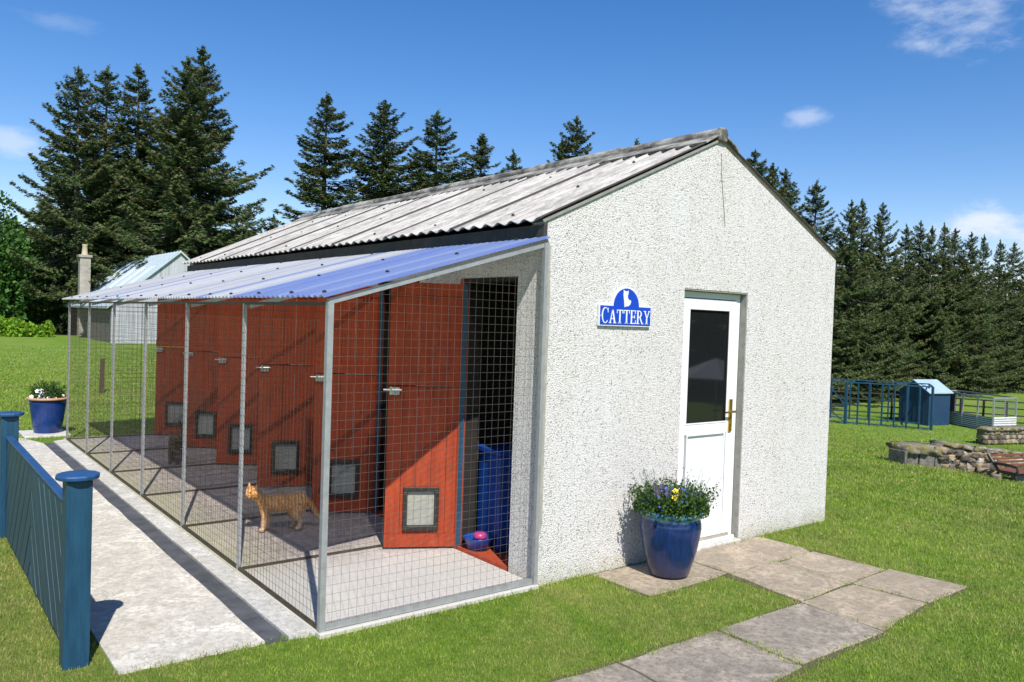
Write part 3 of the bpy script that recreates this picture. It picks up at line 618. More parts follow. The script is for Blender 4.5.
# stable doors
def swing(h, v, px, z, py=0):
    n = Vector((v.y, -v.x, 0)); return h+v*px+n*py+Vector((0, 0, z))
hinges = [(.03, .985), (.03, 2.35), (.03, 3.56), (.03, 4.88), (.03, 6.22), (.03, 7.46)]
frees = [(-.456, 1.234), (-.465, 2.532), (-.489, 3.787), (-.45, 5.209), (-.441, 6.606), (-.499, 7.791)]
for i in range(6):
    y0, y1 = openings[i]
    b = MB(); b.box(-.012, .045, y1-.035, y1+.001, .026, 2.085).box(.05, T-.01, y0+.001, y0+.03, .026, 2.085).box(-.002, T+.02, y0+.03, y1-.036, .02, .05)
    b.build('doorway_frame', M['red'], bld)
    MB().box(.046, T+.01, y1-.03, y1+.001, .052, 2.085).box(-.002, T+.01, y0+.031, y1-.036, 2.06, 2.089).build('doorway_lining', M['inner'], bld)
    h = Vector((*hinges[i], 0)); h.y = y1-.01 if i == 0 else max(y1-.02, hinges[i][1]) if False else y1-.01
    e = Vector((*frees[i], 0)); e.y = e.y if i == 0 else e.y
    v = (e-h).normalized(); wd = .565
    def panel(b, u0, u1, z0, z1, d0, d1):
        P = [swing(h, v, u, z, d) for z in (z0, z1) for u, d in ((u0, d0), (u1, d0), (u1, d1), (u0, d1))]
        n = len(b.v); b.v += [tuple(p) for p in P]; b.f += [tuple(n+k for k in q) for q in ((3, 2, 1, 0), (4, 5, 6, 7), (0, 1, 5, 4), (1, 2, 6, 5), (2, 3, 7, 6), (3, 0, 4, 7))]
    # face towards camera is +n? camera side is where n.dot(cam-h)>0
    n = Vector((v.y, -v.x, 0)); sg = 1 if n.dot(Vector(CAM)-h) > 0 else -1
    def pan(b, u0, u1, z0, z1, d0, d1): panel(b, u0, u1, z0, z1, sg*d0, sg*d1)
    b = MB(); fz = .335; fx = wd*.52; fw = .135; fh = .165   # flap centre, half sizes
    nb = 5; bw = wd/nb
    for (za, zb, hole) in ((.045, 1.262, True), (1.270, 2.045, False)):
        u = 0
        for k in range(nb):
            ua, ub = k*bw+.0015, (k+1)*bw-.0015
            if hole and ub > fx-fw and ua < fx+fw:
                pan(b, ua, ub, fz+fh, zb, 0, .020); pan(b, ua, ub, za, fz-fh, 0, .020)
                if ua < fx-fw: pan(b, ua, fx-fw, fz-fh, fz+fh, 0, .020)
                if ub > fx+fw: pan(b, fx+fw, ub, fz-fh, fz+fh, 0, .020)
            else: pan(b, ua, ub, za, zb, 0, .020)
        if hole:
            pan(b, 0, wd, za, za+.095, .021, .034)
            pan(b, 0, wd, zb-.085, zb, -.022, -.001)
        else:
            pan(b, 0, wd, zb-.095, zb, .021, .034); pan(b, 0, wd, za, za+.085, .021, .034)
    d = b.build('stable_door', M['red'], bld)
    b = MB(); pan(b, fx-fw, fx+fw, fz-fh, fz-fh+.035, .0, .045); pan(b, fx-fw, fx+fw, fz+fh-.035, fz+fh, .0, .045); pan(b, fx-fw, fx-fw+.032, fz-fh+.035, fz+fh-.035, .0, .045); pan(b, fx+fw-.032, fx+fw, fz-fh+.035, fz+fh-.035, .0, .045)
    b.build('cat_flap_frame', M['black'], d, bevel=.004)
    b = MB(); pan(b, fx-fw+.034, fx+fw-.034, fz-fh+.037, fz+fh-.037, .010, .018); b.build('cat_flap', M['flap'], d)
    b = MB(); zc = 1.225; pan(b, wd-.085, wd-.01, zc-.028, zc+.028, .031, .038); bx0 = swing(h, v, wd-.10, zc+.01, sg*.05); bx1 = swing(h, v, wd+.035, zc+.01, sg*.05); b.tube([bx0, bx1], .008, 8); b.tube([swing(h, v, wd-.06, zc+.01, sg*.05), swing(h, v, wd-.06, zc-.03, sg*.062)], .007, 6); pan(b, wd-.03, wd-.015, zc-.02, zc+.035, .038, .064)
    b.build('bolt', M['chrome'], d)
    b = MB(); pan(b, .002, .030, .035, 2.04, -.03, -.004); pan(b, -.014, .022, .04, 2.045, .0345, .046); b.build('door_edge_strip', M['bluewood'] if i % 1 == 0 else M['red'], d)
    for zz in (.25, 1.1, 1.4, 1.9):
        pass
    for zz in (.22, 1.12, 1.42, 1.92): MB().tube([swing(h, v, -.008, zz-.04, sg*.02), swing(h, v, -.008, zz+.04, sg*.02)], .009, 6).build('hinge', M['shade_trim'], d)
# ------------------------------------------------------------------ mesh cat run
run = empty('cat_run', (-1.542, 0, 0), 'lean-to cat run of galvanised mesh panels under a blue corrugated plastic roof', 'cat run')
def slz(x): return HO+(2.292-HO)*(x+RW)/RW         # top of the front panel frame
p = MB(); p.bar((-RW, 0, .0), (-RW, 0, HO), .034, .034, (0, 1, 0)); p.build('corner_post', M['galv'], run)
p = MB(); p.bar((-.022, -.012, .02), (-.022, -.012, 2.30), .030, .030, (0, 1, 0)); p.build('wall_post', M['galv'], run)
MB().bar((-RW-.01, 0, HO), (0, 0, 2.296), .028, .030).build('top_rail', M['galv'], run)
MB().bar((-RW+.02, 0, .048), (-.04, 0, .048), .028, .034).build('bottom_rail', M['galv'], run)
for i in range(1, 7):
    y = i*BAY; b = MB()
    b.bar((-RW-.003, y, .02), (-RW-.003, y, HO-.01), .030, .005, (0, 1, 0)); b.bar((-RW+.012, y, .02), (-RW+.012, y, HO-.01), .005, .030, (0, 1, 0))
    b = MB(); b.box(-RW-.014, -RW+.010, y-.011, y+.011, .02, HO-.012)
    b.build('post', M['galv'], run)
MB().bar((-RW, .02, .035), (-RW, 6*BAY, .035), .02, .022).build('bottom_rail', M['rustwire'], run)
MB().bar((-RW, .02, HO-.010), (-RW, 6*BAY, HO-.010), .018, .018).build('top_rail', M['rustwire'], run)
def grid(name, mat, origin, ux, width, zlo, ztop, offs=0, r=.00095, step=.0508):
    b = MB(); o = Vector(origin); ux = Vector(ux); n = int(width/step)
    for k in range(1, n+1):
        s = k*step; q = o+ux*s; b.wire((q.x, q.y, zlo), (q.x, q.y, ztop(s)), r)
    z = zlo+step*.5; zmax = max(ztop(0), ztop(width))
    while z < zmax:
        s0 = 0; s1 = width
        if ztop(0) < z:   # sloped top: find start
            s0 = width*(z-ztop(0))/(ztop(width)-ztop(0))
        a_, c_ = o+ux*s0, o+ux*s1; nn = Vector((ux.y, -ux.x, 0))*r*1.6
        b.wire((a_.x+nn.x, a_.y+nn.y, z), (c_.x+nn.x, c_.y+nn.y, z), r); z += step
    return b.build(name, mat, run)
grid('mesh_panel', M['wire'], (-RW+.01, -.006, 0), (1, 0, 0), RW-.04, .05, lambda s: slz(-RW+s)-.01)
for i in range(6):
    grid('mesh_panel', M['rustwire'], (-RW-.016, i*BAY+.005, 0), (0, 1, 0), BAY, .04, lambda s: HO-.02, r=.0011)
for i in range(1, 7):
    y = i*BAY-.012
    grid('mesh_panel', M['rustwire'], (-RW+.02, y, 0), (1, 0, 0), RW-.1 if i == 6 else RW-.68, .045, lambda s: slz(-RW+s)-.06, r=.0010)
    MB().bar((-RW+.02, y, .034), (-.02, y, .034), .018, .016).build('partition_rail', M['rustwire'], run)
    MB().bar((-RW+.02, y, HO-.03), (-.03, y, 2.292-.06), .03, .03).build('rafter', M['galv'], run)
# plastic sheets
b = None
xa, xb = -RW-.055, -.004
za, zb = HO+.045-(.055*.288), 2.30+.045
capm = MB().lathe([(.004, -.004), (.013, -.004), (.013, .005), (.007, .010), (.001, .011)], (0, 0, 0), 8)
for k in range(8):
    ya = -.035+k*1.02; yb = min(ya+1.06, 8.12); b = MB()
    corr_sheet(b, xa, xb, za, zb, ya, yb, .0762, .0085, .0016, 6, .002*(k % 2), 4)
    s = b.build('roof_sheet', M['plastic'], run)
    for t in (.035, .36, .68, .95):
        for m_ in ((1,) if t > .1 else (0, 2)):
            yy = round((ya+.06+m_*.26+rnd.uniform(-.03, .03))/.0762)*.0762
            if yy > 8.05: continue
            x = xa+(xb-xa)*t; z = za+(zb-za)*t+.009
            part_at('screw_cap', capm, M['black'], s, (x, yy, z))
# mesh end curl tuft
# ------------------------------------------------------------------ things inside the doorway
t = empty('storage_box', (.42, .75, .035), 'tall blue plastic storage box just inside the open doorway', 'storage box')
b = MB(); b.prism([(.20, .70, .035), (.62, .60, .035), (.66, .92, .035), (.24, 1.03, .035)], (0, 0, .72)); b.build('body', M['bluepl'], t, bevel=.015)
b = MB(); b.prism([(.18, .68, .756), (.64, .58, .756), (.68, .94, .756), (.22, 1.05, .756)], (0, 0, .045)); b.build('lid', M['bluepl'], t, bevel=.01)
for zz in (.2, .5): pass
t = empty('feeding_bowl', (.17, .80, .05), 'small blue bowl on the red doorway floor', 'bowl')
t.location = (.10, .76, .05)
MB().lathe([(.001, 0), (.085, 0), (.115, .09), (.118, .095), (.108, .09), (.075, .012), (.001, .012)], (.10, .80, .05), 24).build('bowl_shell', M['bluepl'], t, smooth=True)
o = MB().lathe([(.001, .03), (.04, .028), (.055, 0), (.05, -.02), (.001, -.02)], (.11, .80, .145), 16).build('cat_toy', M['pink'], None, smooth=True); tag(o, 'pink toy lying in the blue bowl', 'cat toy')
# ------------------------------------------------------------------ sign
sg_ = empty('cattery_sign', (.745, -.006, 1.84), 'arched blue sign reading CATTERY on the white gable wall', 'sign')
def outline(dx, ca=True):
    xl, xr, z0, z1 = .480+dx, 1.012-dx, 1.768+dx, 1.918-dx; cx, R_ = .748, .138-dx; zc = 1.912-dx*.2
    a0 = math.asin((z1-zc)/R_) if z1 > zc else 0
    pts = [(xl, z0), (xr, z0), (xr, z1)]
    for a in np.linspace(a0, PI-a0, 18): pts.append((cx+R_*math.cos(a), zc+R_*math.sin(a)))
    pts.append((xl, z1)); return pts
MB().prism([(x, -.022, z) for x, z in outline(0)], (0, .018, 0)).build('border', M['signwhite'], sg_)
MB().prism([(x, -.0245, z) for x, z in outline(.0075)], (0, .012, 0)).build('board', M['signblue'], sg_)
lt = MB(); YL = -.0275
def rct(x0, z0, x1, z1): lt.prism([(x0, YL, z0), (x1, YL, z0), (x1, YL, z1), (x0, YL, z1)], (0, .0045, 0))
def quadl(p): lt.prism([(a, YL-.0003, c) for a, c in p], (0, .0045, 0))
def letter(ch, x, w, z, h):
    st, th, sf = .0125, .006, .0055
    if ch == 'C':
        n = 14; out = []; inn = []
        for a in np.linspace(math.radians(42), math.radians(318), n):
            out.append((x+w*.52+math.cos(a)*w*.5, z+h/2+math.sin(a)*h*.52)); inn.append((x+w*.56+math.cos(a)*w*.40, z+h/2+math.sin(a)*(h*.52-th)))
            inn[-1] = (max(inn[-1][0], x+st), inn[-1][1])
        for i in range(n-1): quadl([out[i], out[i+1], inn[i+1], inn[i]])
        rct(x+w*.88, z+h*.68, x+w*.95, z+h*.98)
    if ch == 'A':
        quadl([(x+w*.08, z), (x+w*.20, z), (x+w*.52, z+h), (x+w*.44, z+h)]); quadl([(x+w*.70, z), (x+w*.93, z), (x+w*.56, z+h), (x+w*.42, z+h)])
        rct(x+w*.26, z+h*.3, x+w*.74, z+h*.3+th); rct(x-.001, z, x+w*.32, z+sf); rct(x+w*.62, z, x+w*1.02, z+sf)
    if ch == 'T':
        rct(x+w/2-st/2, z, x+w/2+st/2, z+h-th); rct(x, z+h-th, x+w, z+h); rct(x, z+h*.74, x+sf, z+h-th); rct(x+w-sf, z+h*.74, x+w, z+h-th); rct(x+w*.25, z-.0002, x+w*.75, z+sf)
    if ch == 'E':
        rct(x+w*.12, z, x+w*.12+st, z+h); rct(x, z, x+w*.12, z+sf); rct(x, z+h-sf, x+w*.12, z+h)
        rct(x+w*.12+st, z, x+w, z+th); rct(x+w*.12+st, z+h-th, x+w*.94, z+h); rct(x+w*.12+st, z+h*.48, x+w*.75, z+h*.48+th); rct(x+w-sf, z+th, x+w, z+h*.27); rct(x+w*.94-sf, z+h*.75, x+w*.94, z+h-th); rct(x+w*.75, z+h*.38, x+w*.75+sf*.8, z+h*.66)
    if ch == 'R':
        rct(x+w*.12, z, x+w*.12+st, z+h); rct(x, z, x+w*.12, z+sf); rct(x+w*.12+st, z, x+w*.45, z+sf); rct(x, z+h-sf, x+w*.12, z+h)
        x2 = x+w*.12+st; cx, cz, r1, r2 = x2+w*.12, z+h*.74, w*.36, h*.26
        rct(x2, z+h-th, cx, z+h); rct(x2, z+h*.48, cx, z+h*.48+th)
        A_ = np.linspace(-PI/2, PI/2, 9); 
        for i in range(8):
            o1, o2 = [(cx+math.cos(a)*r1, cz+math.sin(a)*r2) for a in A_[i:i+2]]; i1, i2 = [(cx+math.cos(a)*(r1-.011), cz+math.sin(a)*(r2-th)) for a in A_[i:i+2]]; quadl([o1, o2, i2, i1])
        quadl([(x+w*.42, z+h*.5), (x+w*.60, z+h*.5), (x+w*.98, z), (x+w*.78, z)]); rct(x+w*.78, z-.0002, x+w*1.06, z+sf)
    if ch == 'Y':
        rct(x+w/2-st/2, z, x+w/2+st/2, z+h*.48); quadl([(x+w*.5-st/2, z+h*.45), (x+w*.5+st/2-.002, z+h*.45), (x+w*.24, z+h), (x+w*.05, z+h)]); quadl([(x+w*.5, z+h*.45), (x+w*.5+st/2, z+h*.45), (x+w*.92, z+h), (x+w*.82, z+h)])
        rct(x-.002, z+h-sf, x+w*.36, z+h); rct(x+w*.7, z+h-sf, x+w*1.03, z+h); rct(x+w*.27, z-.0002, x+w*.73, z+sf)
x = .500; zb_, hh = 1.787, .098
for ch, w in zip('CATTERY', (.068, .070, .062, .062, .058, .070, .066)):
    big = 1.12 if ch == 'C' else 1
    letter(ch, x, w, zb_, hh*big if ch == 'C' else hh); x += w+.0065
lt.box(.4885, .4975, YL, YL+.004, 1.838, 1.8425); lt.box(.996, 1.0045, YL, YL+.004, 1.838, 1.8425)
lt.build('lettering', M['signwhite'], sg_)
cx, cz = .745, 1.905
cat = [(-.020, 0), (-.026, .045), (-.034, .085), (-.032, .106), (-.036, .126), (-.022, .117), (.002, .113), (.016, .121), (.016, .100), (.008, .082), (.014, .062), (.030, .050), (.042, .052), (.046, .040), (.036, .020), (.018, .008), (-.004, .006)]
MB().prism([(cx+a, YL, cz+c) for a, c in cat], (0, .004, 0)).build('cat_emblem', M['signwhite'], sg_)
# ------------------------------------------------------------------ pots and plants
def leaves(n, fn, size, rs, attr=None):
    """n little rhombus leaves; fn(n)->centres (n,3), directions (n,3)"""
    c, d = fn(n); n = len(c)
    d = d/np.linalg.norm(d, axis=1, keepdims=True); r = rs.normal(size=(n, 3)); s = np.cross(d, r); s /= np.linalg.norm(s, axis=1, keepdims=True)+1e-9
    ln = size*rs.uniform(.6, 1.3, (n, 1)); w = ln*rs.uniform(.22, .4, (n, 1))
    V = np.stack([c-d*ln/2, c+s*w, c+d*ln/2, c-s*w], 1).reshape(-1, 3); k = np.arange(n)[:, None]*4
    Fc = np.concatenate([k+[[0, 1, 2]], k+[[0, 2, 3]]]); a = np.repeat(rs.rand(n) if attr is None else attr, 4)
    return V, Fc, a
def stems(b, c, n, spread, h, rs, r=.002):
    tips = []
    for i in range(n):
        a = rs.uniform(0, 2*PI); q = spread*math.sqrt(rs.rand()); hh = h*rs.uniform(.5, 1)*(1-.35*q/spread)
        p0 = Vector(c)+Vector((math.cos(a)*q*.55, math.sin(a)*q*.55, 0)); p1 = Vector(c)+Vector((math.cos(a)*q*1.0, math.sin(a)*q*1.0, hh*.75)); p2 = Vector(c)+Vector((math.cos(a)*q*1.2, math.sin(a)*q*1.2, hh))
        b.tube([p0, p1, p2], [r, r*.8, r*.4], 4); tips.append((p0, p1, p2))
    return tips
def flower_shape(b, c, s, d, n=5):
    c = Vector(c); d = Vector(d).normalized(); a = d.cross(Vector((.3, .2, 1))).normalized(); e = a.cross(d)
    for k in range(n):
        t = 2*PI*k/n; m = a*math.cos(t)+e*math.sin(t); q = a*math.cos(t+1.57)+e*math.sin(t+1.57)
        b.poly([c, c+m*s*.6+q*s*.45+d*.002, c+m*s+d*.004, c+m*s*.6-q*s*.45+d*.002])
def planting(name, c, rad, h, label, big, seed):
    rs = np.random.RandomState(seed); t = empty(name, c, label, 'plant')
    st = MB(); tips = stems(st, c, big*3, rad, h, rs); st.build('stems', M['potleaf'], t)
    P = []; D = []
    for p0, p1, p2 in tips:
        for k in range(16):
            f = rs.rand(); q = p0.lerp(p1, f*1.6) if f < .62 else p1.lerp(p2, (f-.62)/.38); P.append(tuple(q+Vector(rs.normal(0, .010, 3)))); D.append(tuple(Vector(rs.normal(0, 1, 3))+Vector((0, 0, .8))))
    n2 = big*45; a = rs.uniform(0, 2*PI, n2); q = rad*.98*np.sqrt(rs.rand(n2)); zz = (h*.55)*np.sqrt(np.clip(1-(q/rad/1.05)**2, 0, 1))*rs.uniform(.1, 1, n2)
    P2 = np.stack([c[0]+np.cos(a)*q, c[1]+np.sin(a)*q, c[2]+zz], -1); D2 = rs.normal(size=(n2, 3))+[0, 0, .8]
    V, Fc, at = leaves(0, lambda n: (np.concatenate([np.array(P), P2]), np.concatenate([np.array(D), D2])), .022, rs)
    np_mesh('leaves', V, Fc, M['potleaf'], t, at)
    return t, rs, tips
def bezpot(c, prof, mat, t, rim=None, rimmat=None):
    b = MB().lathe(prof, (0, 0, 0), 48); o = b.build('pot_body', mat, None, smooth=True); o.location = c; o.parent = t; o.matrix_parent_inverse = Matrix.Translation(t.location).inverted()
    return o
PC = (.975, -.315, .02)
t = empty('glazed_plant_pot', PC, 'large dark blue glazed pot on the paving by the white door', 'plant pot')
prof = [(.001, .0), (.135, .0), (.142, .006), (.165, .08), (.190, .17), (.210, .27), (.218, .34), (.214, .385), (.205, .408), (.206, .416), (.226, .428), (.238, .440), (.238, .452), (.226, .460), (.212, .455), (.204, .44), (.200, .41), (.001, .41)]
bezpot(PC, prof, M['glaze'], t)
MB().lathe([(.001, .432), (.1, .436), (.203, .428)], PC, 24).build('compost', M['soil'], t)
tp, rs, tips = planting('bedding_plants', (PC[0], PC[1], PC[2]+.43), .275, .27, 'leafy bedding plants with yellow, purple and tiny blue flowers in the pot by the door', 85, 5)
class FL:
    def __init__(s, mat, name): s.l = []; s.m = mat; s.n = name; s.k = {}
    def add(s, c, z, d):
        if z not in s.k: b = MB(); flower_shape(b, (0, 0, 0), z, d); s.k[z] = b
        s.l.append((s.k[z], tuple(c)))
    def done(s, t):
        for b, c in s.l: part_at(s.n, b, s.m, t, c)
def flower(F_, c, z, d): F_.add(c, z, d)
fy, fp, fb = FL(M['fy'], 'yellow_flower'), FL(M['fp'], 'purple_flower'), FL(M['fb'], 'blue_flower')
camd = Vector((-.55, -.6, .55))
for (dx, dz_, w_) in ((-.11, .15, 0), (-.07, .19, 0), (-.075, .155, 0)):
    c_ = Vector(PC)+Vector((dx*.8-.06, -dx*-.6-.09, .43+dz_)); flower(fy, c_, .024, camd)
for k in range(9):
    c_ = Vector(PC)+Vector((rs.uniform(-.16, .02), rs.uniform(-.12, .05), .43+rs.uniform(.14, .20))); flower(fp, c_, .024, camd)
c_ = Vector(PC)+Vector((.11, -.14, .58)); flower(fp, c_, .022, camd)
for k in range(70):
    a = rs.uniform(0, 2*PI); q = .245*math.sqrt(rs.rand()); flower(fb, Vector(PC)+Vector((math.cos(a)*q, math.sin(a)*q, .43+.15*math.sqrt(max(0, 1-(q/.26)**2))+rs.uniform(-.01, .03))), .009, camd)
sp = MB(); spl = []
for k in range(60):
    a = rs.uniform(0, 2*PI); q0 = rs.uniform(.08, .26); hgt = rs.uniform(.17, .31); p0 = Vector(PC)+Vector((math.cos(a)*q0, math.sin(a)*q0, .44)); p2 = p0+Vector((math.cos(a)*rs.uniform(.03, .12), math.sin(a)*rs.uniform(.03, .12), hgt)); sp.tube([p0, p0.lerp(p2, .5)+Vector((0, 0, .02)), p2], [.0018, .0015, .001], 4)
    for m_ in range(9):
        q = p0.lerp(p2, .45+.55*rs.rand()); spl.append(tuple(q+Vector(rs.normal(0, .010, 3))))
sp.build('upright_stems', M['potleaf'], tp)
V, Fc, at = leaves(0, lambda n: (np.array(spl), rs.normal(size=(len(spl), 3))+[0, 0, 1]), .014, rs); np_mesh('sprig_leaves', V, Fc, M['potleaf'], tp, at)
fy.done(tp); fp.done(tp); fb.done(tp)
PC2 = (-1.66, 8.62, .032)
t = empty('glazed_plant_pot', PC2, 'blue pot with terracotta rim standing at the far end of the run', 'plant pot')
bezpot(PC2, [(.001, 0), (.165, 0), (.17, .01), (.20, .2), (.228, .40), (.238, .455), (.21, .45), (.001, .40)], M['glaze2'], t)
MB().lathe([(.236, .455), (.262, .457), (.264, .485), (.236, .489), (.225, .475)], PC2, 40).build('rim', M['terra'], t, smooth=True)
MB().lathe([(.001, .46), (.226, .455)], PC2, 24).build('compost', M['soil'], t)
tp, rs, tips = planting('bedding_plants', (PC2[0], PC2[1], PC2[2]+.47), .22, .30, 'small leafy pansies in the blue pot with a terracotta rim', 45, 9)
fw, fp = FL(M['fw'], 'white_flower'), FL(M['fp'], 'purple_flower')
for k in range(16):
    c_ = Vector(PC2)+Vector((rs.uniform(-.22, -.06), rs.uniform(-.16, .02), .47+rs.uniform(.02, .12))); flower(fw if k % 3 else fp, c_, .032, (-.2, -.9, .4))
for k in range(8):
    a = rs.uniform(PI, 2*PI); flower(fw if k % 2 else fp, Vector(PC2)+Vector((math.cos(a)*.2, math.sin(a)*.2, .47+rs.uniform(.0, .06))), .022, (-.2, -.9, .4))
fw.done(tp); fp.done(tp)
# ------------------------------------------------------------------ blue fence
FX = -2.70
fn = empty('wooden_fence', (FX, .3, 0), 'blue stained chevron-board fence with round-capped posts along the path', 'fence')
py_ = [.33, 3.10, 5.87]
for y in py_:
    b = MB(); b.box(FX-.058, FX+.058, y-.058, y+.058, -.1, .925); p = b.build('fence_post', M['bluewood'], fn, bevel=.006)
    MB().lathe([(.001, 0), (.085, 0), (.098, .004), (.100, .020), (.094, .027), (.001, .031)], (FX, y, .926), 14).build('post_cap', M['bluecap'], p, bevel=.003)
for k in range(2):
    ya, yb = py_[k]+.06, py_[k+1]-.06; ym = (ya+yb)/2; zt, zl = .755, .035; b = MB()
    # chevron boards: inverted V, boards at ~55 degrees clipped to the panel
    def clip(poly, axis, val, keep_less):
        out = []
        for i in range(len(poly)):
            p, q = poly[i], poly[(i+1) % len(poly)]; ip = (p[axis] <= val) == keep_less; iq = (q[axis] <= val) == keep_less
            if ip: out.append(p)
            if ip != iq:
                t_ = (val-p[axis])/(q[axis]-p[axis]); out.append((p[0]+(q[0]-p[0])*t_, p[1]+(q[1]-p[1])*t_))
        return out
    ang = math.radians(50); wv = .15; st = wv/math.cos(ang)*1.0
    for side in (-1, 1):
        j = -2
        while j*st < 3.2:
            # line passes through (ym, z0) descending away from the middle
            z0 = zt+2.2-j*st if True else 0
            za_, zb_ = z0-st+.009, z0-.009
            sl = math.tan(ang)
            pl = [(0, za_), (0, zb_), (2.0, zb_-2*sl), (2.0, za_-2*sl)]
            pl = [(u, z) for u, z in pl]
            for ax, val, less in ((1, zt, True), (1, zl, False), (0, (yb-ya)/2, True), (0, .002, False)):
                if pl: pl = clip(pl, ax, val, less)
            if len(pl) > 2:
                pts = [(FX-.022+rnd.uniform(-.001, .001), ym+side*u, z) for u, z in pl]; b.prism(pts, (.02, 0, 0))
            j += 1
    b.box(FX-.0015, FX+.006, ya, yb, zl, zt)  # thin backing added so no sunlight shows through the board gaps
    b.build('chevron_boards', M['bluewood'], fn)
    MB().box(FX-.026, FX+.022, ya, yb, zt+.002, zt+.022).build('top_rail', M['bluecap'], fn, bevel=.004)
    MB().box(FX+.008, FX+.03, ya, yb, .12, .19).build('rear_rail', M['bluewood'], fn)
# ------------------------------------------------------------------ cats
FAT = 1.30
def skin(name, V, E, R_, mat, parent, root=0, sub=2):
    me = bpy.data.meshes.new(name); me.from_pydata(V, E, []); o = link_mesh(name, me, mat, parent)
    m = o.modifiers.new('skin', 'SKIN'); m.use_smooth_shade = True; m.branch_smoothing = .6
    sv = me.skin_vertices[0].data if me.skin_vertices else None
    for i, r in enumerate(R_):
        r = r if isinstance(r, tuple) else (r, r); sv[i].radius = (r[0]*FAT, r[1]*FAT); sv[i].use_root = (i == root)
    s = o.modifiers.new('sub', 'SUBSURF'); s.levels = sub; s.render_levels = sub
    return o
def make_cat(loc, rz, furm, label, pose=0):
    """cat looks along local -x; withers ~.27 m"""
    t = empty('cat', (0, 0, 0), label, 'cat')
    V = []; E = []; R_ = []
    def hr(p):
        d = -.19-p[0]
        if d <= 0: return tuple(p)
        th = math.radians(42)*min(1, d/.03); c_, s_ = math.cos(th), math.sin(th); u, w = p[0]+.19, p[1]
        return (-.19+u*c_-w*s_, u*s_+w*c_, p[2])
    def chain(pts, start=None):
        prev = start
        for (x, y, z, r) in pts:
            V.append(hr((x, y, z))); R_.append(r)
            if prev is not None: E.append((prev, len(V)-1))
            prev = len(V)-1
        return prev
    chain([(.10, 0, .235, (.062, .058))])
    ch = chain([(.02, 0, .225, (.066, .062)), (-.07, 0, .225, (.062, .060)), (-.14, 0, .235, (.055, .056)), (-.180, 0, .275, (.041, .040)), (-.208, 0, .305, (.038, .036)), (-.232, 0, .325, (.050, .044)), (-.258, 0, .322, (.045, .036)), (-.284, 0, .306, (.024, .020)), (-.300, 0, .302, (.015, .013))], 0)
    hp = chain([(.165, 0, .235, (.052, .055)), (.20, 0, .235, (.030, .034))], 0); hipi = hp-1
    # tail
    chain([(.235, 0, .20, .017), (.265, .01, .14, .015), (.30, .02, .09, .014), (.345, .03, .065, .012), (.39, .02, .07, .010)] if pose == 0 else [(.24, 0, .26, .017), (.27, .01, .33, .015), (.27, .02, .41, .013), (.25, .02, .46, .010)], hp)
    fx = -.135 if pose == 0 else -.13
    for sd, off in ((-1, 0), (1, .045)):
        # front leg from chest vertex 3
        chain([(-.135+off*.3, sd*.040, .175, .030), (-.130+off*.6, sd*.043, .115, .019), (-.140+off, sd*.043, .060, .0155), (-.142+off, sd*.043, .020, .0160), (-.165+off, sd*.043, .0135, .0150)], 3)
        # hind leg: knee forward, hock back
        o2 = -.03 if sd > 0 else .0
        chain([(.145+o2, sd*.048, .185, .041), (.105+o2, sd*.052, .130, .029), (.150+o2, sd*.050, .078, .0165), (.135+o2, sd*.049, .022, .0155), (.105+o2, sd*.049, .0135, .0150)], hipi)
    body = skin('body', V, E, R_, furm, t)
    for sd in (-1, 1):
        b = MB(); c = Vector((-.236, sd*.034, .362)); b.v += [tuple(c+Vector(d)) for d in ((-.012, -.018, -.008), (-.012, .018, -.008), (.014, .014, -.008), (.014, -.014, -.008), (.002, sd*.008, .040))]
        b.f += [(0, 1, 4), (1, 2, 4), (2, 3, 4), (3, 0, 4), (3, 2, 1, 0)]; b.v = [hr(q) for q in b.v]; b.build('ear', furm, t)
        e = MB().lathe([(.0005, -.007), (.005, -.005), (.007, 0), (.005, .005), (.0005, .007)], hr((-.286, sd*.024, .334)), 10); e.build('eye', M['eye'], t, smooth=True)
    MB().lathe([(.0005, -.005), (.006, -.001), (.004, .005), (.0005, .006)], hr((-.304, 0, .310)), 8).build('nose', M['nose'], t, smooth=True)
    bpy.context.view_layer.update(); dg = bpy.context.evaluated_depsgraph_get(); ev = body.evaluated_get(dg); em = ev.to_mesh()
    em.calc_loop_triangles(); n = len(em.vertices); co = np.empty(n*3, np.float32); em.vertices.foreach_get('co', co); co = co.reshape(-1, 3)
    tri = np.empty(len(em.loop_triangles)*3, np.int32); em.loop_triangles.foreach_get('vertices', tri); tri = tri.reshape(-1, 3); ev.to_mesh_clear()
    rs = np.random.RandomState(4); A, B, C = co[tri[:, 0]], co[tri[:, 1]], co[tri[:, 2]]; cr = np.cross(B-A, C-A); ar = np.linalg.norm(cr, axis=1); nr = cr/(ar[:, None]+1e-12)
    k = rs.choice(len(tri), 16000, p=ar/ar.sum()); w = rs.dirichlet((1, 1, 1), 16000); P = A[k]*w[:, :1]+B[k]*w[:, 1:2]+C[k]*w[:, 2:]; N = nr[k]
    dirn_ = N*.45+np.array([.75, 0, -.35])+rs.normal(0, .25, (16000, 3)); dirn_ /= np.linalg.norm(dirn_, axis=1, keepdims=True); sd_ = np.cross(dirn_, N); sd_ /= np.linalg.norm(sd_, axis=1, keepdims=True)+1e-9
    ln = rs.uniform(.008, .017, (16000, 1))*np.where(P[:, 2:3] < .1, .5, 1); ln = np.where(P[:, :1] < -.2, ln*.35, ln)
    V_ = np.stack([P-sd_*.0011, P+sd_*.0011, P+dirn_*ln+N*.001], 1).reshape(-1, 3)
    np_mesh('fur', V_, np.arange(48000).reshape(-1, 3), furm, t)
    t.location = loc; t.rotation_euler = (0, 0, rz); return t
make_cat((-.92, 2.12, .027), -.30, M['ginger'], 'ginger tabby cat standing on the sunlit run floor looking left')
